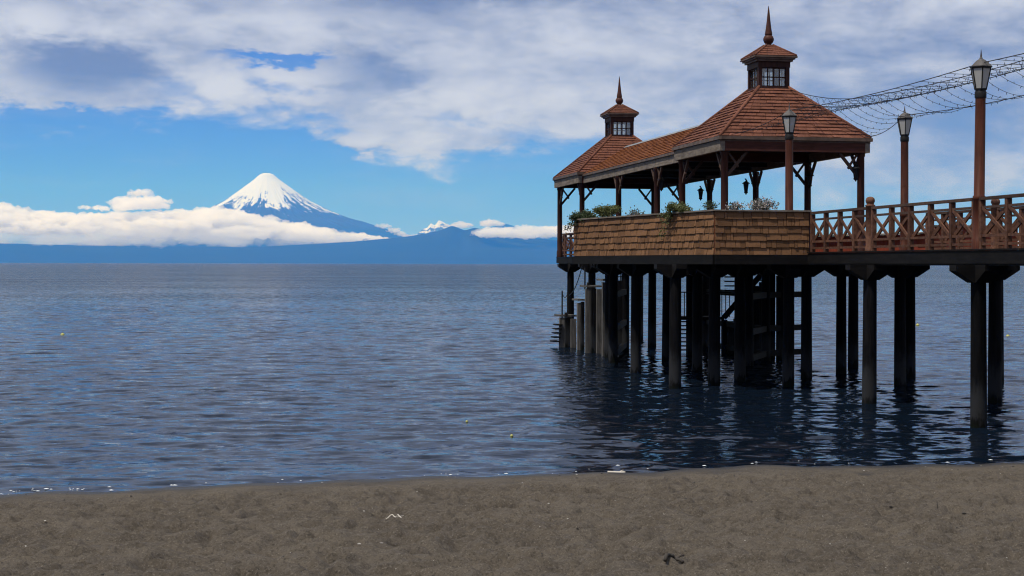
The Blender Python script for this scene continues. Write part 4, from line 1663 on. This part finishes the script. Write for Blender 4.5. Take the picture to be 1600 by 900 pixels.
def build_stair():
    base = (17.2, 54.5, -EYE)
    root = empty('stair', base)
    tag(root, 'dark wooden stair with open treads descending under the pavilion platform', 'stair')

    def to_pier(v):
        r = v - Vector((0, 0, EYE))
        return Vector((r.x * CA + r.y * SA, -r.x * SA + r.y * CA, r.z))
    for (xa, ya, xb, yb, n) in ((1204, 411, 1131, 496, 13),):
        for dd in (55.0, 56.1):
            a, b = to_pier(px(xa, ya, dd)), to_pier(px(xb, yb, dd))
            m = MB()
            m.bar(a, b, 0.06, 0.20)
            m.build('stringer', M['dark_beam'], root, base)
        for i in range(n):
            t = (i + 0.5) / n
            a = to_pier(px(xa + (xb - xa) * t, ya + (yb - ya) * t, 55.0))
            b = to_pier(px(xa + (xb - xa) * t, ya + (yb - ya) * t, 56.1))
            m = MB()
            m.bar(a, b, 0.26, 0.035)
            m.build('tread', M['dark_beam'], root, base)
    for i in range(8):
        dd = 55.6 + 0.24 * i
        a, b = to_pier(px(1056, 502 + i * 6.3, dd)), to_pier(px(1092, 502 + i * 6.3, dd))
        m = MB()
        m.bar(a, b, 0.24, 0.04)
        m.build('tread', M['dark_beam'], root, base)
    for x in (1056, 1090):
        a, b = to_pier(px(x, 497, 55.5)), to_pier(px(x, 549, 57.5))
        m = MB()
        m.bar(a, b, 0.06, 0.22)
        m.build('stringer', M['dark_beam'], root, base)
    for (x0, x1, y0, dd) in ((1128, 1136, 499, 56.5), (1137, 1146, 501, 56.3), (1147, 1156, 497, 56.4), (1157, 1168, 495, 56.2), (1176, 1186, 446, 53.5), (1187, 1195, 440, 53.8), (1199, 1211, 418, 54.0), (1214, 1224, 430, 53.0), (965, 972, 438, 57.5), (953, 961, 434, 54.6)):
        a, b = to_pier(px(x0, y0, dd)), to_pier(px(x1, y0, dd))
        m = MB()
        m.box(a.x, a.x + (b - a).length, a.y - 0.08, a.y + 0.08, -EYE - 0.8, a.z)
        m.build('support_plank', M['pile'], root, base)
    a, b = to_pier(px(1060, 495, 55.2)), to_pier(px(1135, 495, 55.2))
    m = MB()
    m.box(a.x, b.x, a.y - 0.1, a.y + 1.3, a.z - 0.10, a.z)
    m.build('landing', M['dark_beam'], root, base)
    for x in (1060, 1069.5, 1082, 1128, 1134, 1140):
        a = to_pier(px(x, 495, 55.3))
        m = MB()
        m.cyl(a, a + Vector((0, 0, 0.90)), 0.018, 0.018, 6)
        m.build('baluster', M['black'], root, base)
    a, b = to_pier(px(1059, 456, 55.3)), to_pier(px(1142, 456, 55.3))
    m = MB()
    m.tube([a, b], 0.022, 6)
    m.build('handrail', M['black'], root, base)
    # upper guard slats beside the flight
    for i in range(5):
        a, b = to_pier(px(1132, 432 + i * 7, 55.4)), to_pier(px(1152, 432 + i * 7, 55.4))
        m = MB()
        m.bar(a, b, 0.03, 0.05)
        m.build('guard_slat', M['dark_beam'], root, base)
    for i in range(4):
        a, b = to_pier(px(1176, 417 + i * 10, 55.4)), to_pier(px(1204, 417 + i * 10, 55.4))
        m = MB()
        m.bar(a, b, 0.03, 0.05)
        m.build('guard_slat', M['dark_beam'], root, base)
    for x in (965, 970):
        a, b = to_pier(px(x, 410, 60.0)), to_pier(px(x, 452, 60.0))
        m = MB()
        m.bar(a, b, 0.04, 0.04)
        m.build('ladder_rail', M['black'], root, base)
    for i in range(5):
        a, b = to_pier(px(963, 417 + i * 7.5, 60.0)), to_pier(px(973, 417 + i * 7.5, 60.0))
        m = MB()
        m.bar(a, b, 0.03, 0.04)
        m.build('ladder_rung', M['black'], root, base)


build_landing()
build_stair()


# ------------------------------------------------------------------ small things: buoys, driftwood, twigs, pebbles
def buoy(x, y, r, label):
    d = EYE * 2400 / (y - 412)
    p = px(x, y, d)
    root = empty('buoy', loc=(p.x, p.y, 0))
    tag(root, label, 'buoy', 'small yellow mooring buoys')
    m = MB()
    m.lathe((0, 0, 0), [(r * 0.3, -r * 0.8), (r * 0.8, -r * 0.5), (r, 0), (r * 0.85, r * 0.5), (r * 0.4, r * 0.85), (r * 0.15, r)], 14)
    m.build('float', M['buoy'], root)
    m = MB()
    m.tube([(-r * 0.15, 0, r * 0.9), (-r * 0.2, 0, r * 1.3), (0, 0, r * 1.5), (r * 0.2, 0, r * 1.3), (r * 0.15, 0, r * 0.9)], r * 0.07, 5)
    m.build('ring', M['black'], root)


buoy(1434, 507, 0.10, 'yellow buoy seen between the piles under the deck')
buoy(1575, 524, 0.09, 'yellow buoy at the right border beyond the last piles')
buoy(98, 525, 0.10, 'yellow buoy far out on the left of the lake')
buoy(800, 681, 0.032, 'yellow buoy nearest the beach')
buoy(730, 659, 0.03, 'yellow buoy a little farther out than the one nearest the beach')


def on_sand(x, y):
    """ground point under a photo pixel on the beach"""
    d = 12.0
    for _ in range(60):
        p = px(x, y, d)
        dz = p.z - sand_z(p.x, p.y)
        d += dz * 4
        d = min(max(d, 8), 30)
    return px(x, y, d)


def stick(x0, y0, x1, y1, r, mat, name, label, cat, bend=0.0, lift=0.0):
    a, b = on_sand(x0, y0), on_sand(x1, y1)
    b.y = a.y + (b.y - a.y) * 0.5
    c = (a + b) / 2
    pts = []
    for i in range(9):
        t = i / 8
        q = a.lerp(b, t)
        q.y += bend * math.sin(t * math.pi)
        q.z = max(sand_z(q.x, q.y), sand_z(q.x, q.y - 0.12)) + r * 1.2 + lift * math.sin(t * math.pi)
        pts.append(q - c)
    m = MB()
    m.tube(pts, r, 7)
    m.tube([pts[5], pts[5] + Vector((0.05, 0.03, r * 1.5)), pts[5] + Vector((0.08, 0.05, r * 1.6))], r * 0.5, 5)
    o = m.build(name, M[mat])
    o.location = c
    tag(o, label, cat)


stick(950, 740, 978, 741, 0.016, 'driftwood', 'driftwood_stick', 'pale straight driftwood stick at the water edge', 'stick')
stick(604, 816, 626, 818, 0.006, 'driftwood', 'driftwood_stick', 'thin curved pale stick lying on the open sand', 'stick', 0.12, 0.03)
stick(1040, 874, 1066, 880, 0.016, 'twig', 'dark_twig', 'dark twig lying on the sand near the bottom border', 'twig', 0.1)
for (x, y, lb) in ((1307, 792, 'leftmost short dark twig stuck upright in the right sand'), (1465, 791, 'middle short dark twig stuck upright in the right sand'), (1533, 791, 'rightmost short dark twig stuck upright in the right sand')):
    p = on_sand(x, y)
    m = MB()
    m.cyl((0, 0, -0.03), (0.004, 0, 0.028), 0.006, 0.004, 6)
    m.cyl((0.004, 0, 0.028), (0.010, 0.003, 0.055), 0.004, 0.002, 6)
    m.cyl((0.003, 0, 0.02), (-0.012, 0.0, 0.035), 0.003, 0.0015, 5)
    o = m.build('upright_twig', M['twig'])
    o.location = (p.x, p.y, sand_z(p.x, p.y))
    tag(o, lb, 'twig', 'short twigs stuck in the sand')


def pebbles(name, n, mat, rmin, rmax, seed, label):
    r_ = np.random.default_rng(seed)
    bm = bmesh.new()
    bmesh.ops.create_icosphere(bm, subdivisions=1, radius=1.0)
    iv = np.array([v.co[:] for v in bm.verts])
    fi = np.array([[v.index for v in f.verts] for f in bm.faces])
    bm.free()
    V, F, k = [], [], 0
    for i in range(n):
        x, y = r_.uniform(-8.4, 10.4), r_.uniform(10.5, 25.2)
        if shore_y(x) - y < 0.12:
            continue
        z = sand_z(x, y)
        r = rmin * (rmax / rmin) ** (r_.random() ** 2.2)
        p = iv * (1 + 0.25 * r_.normal(size=(len(iv), 1))) * np.array([r * r_.uniform(0.8, 1.6), r * r_.uniform(0.8, 1.3), r * 0.6])
        V.append(p + np.array([x, y, z + r * 0.2]))
        F.append(fi + k)
        k += len(iv)
    V, F = np.concatenate(V), np.concatenate(F)
    me = bpy.data.meshes.new(name)
    me.from_pydata(V.tolist(), [], F.tolist())
    me.materials.append(mat)
    o = bpy.data.objects.new(name, me)
    COL.objects.link(o)
    tag(o, label, 'pebbles', kind='stuff')


pebbles('pale_pebbles', 420, M['pebble'], 0.004, 0.013, 1, 'scattered pale pebbles and shell bits on the sand')
pebbles('dark_pebbles', 900, M['pebble_dark'], 0.005, 0.018, 2, 'scattered dark pebbles and bark bits on the sand')

def shore_foam():
    r_ = np.random.default_rng(8)
    m = MB()
    for i in range(420):
        x = r_.uniform(-9, 9)
        if r_.random() > (0.9 if x < -6.2 else 0.09):
            continue
        y = float(shore_y(x)) + r_.normal(0.16, 0.10) + (0.5 * r_.random() if r_.random() < 0.12 else 0)
        r = 0.006 + 0.018 * r_.random() ** 2
        z = max(sand_z(x, y), 0.012) + 0.004
        n = 7
        ring = [(x + r * 1.8 * (0.7 + 0.5 * r_.random()) * math.cos(k * 6.283 / n), y + r * (0.7 + 0.5 * r_.random()) * math.sin(k * 6.283 / n), z) for k in range(n)]
        m.add(ring + [(x, y, z + r * 0.45)], [(k, (k + 1) % n, n) for k in range(n)], True)
    tag(m.build('shore_foam', M['foam']), 'flecks of white foam along the waterline', 'foam', kind='stuff')


M['foam'] = plain('foam', (0.6, 0.62, 0.63), (0.8, 0.81, 0.81), 0.5)
shore_foam()

# ------------------------------------------------------------------ haze: the air between here and the mountains
def build_haze():
    m = bpy.data.materials.new('haze_air')
    m.use_nodes = True
    m.node_tree.nodes.clear()
    g = NG(m.node_tree)
    out = g.node('ShaderNodeOutputMaterial')
    v = g.node('ShaderNodeVolumePrincipled')
    v.inputs['Color'].default_value = (0.03, 0.29, 1.0, 1)
    v.inputs['Absorption Color'].default_value = (1, 1, 1, 1)
    v.inputs['Density'].default_value = 3.3e-5
    v.inputs['Anisotropy'].default_value = 0.0
    g.l.new(v.outputs[0], out.inputs['Volume'])
    b = MB()
    b.box(-64000, 64000, -3000, 62000, -14.0, 3100)
    o = b.build('haze', m)
    tag(o, kind='stuff')


build_haze()
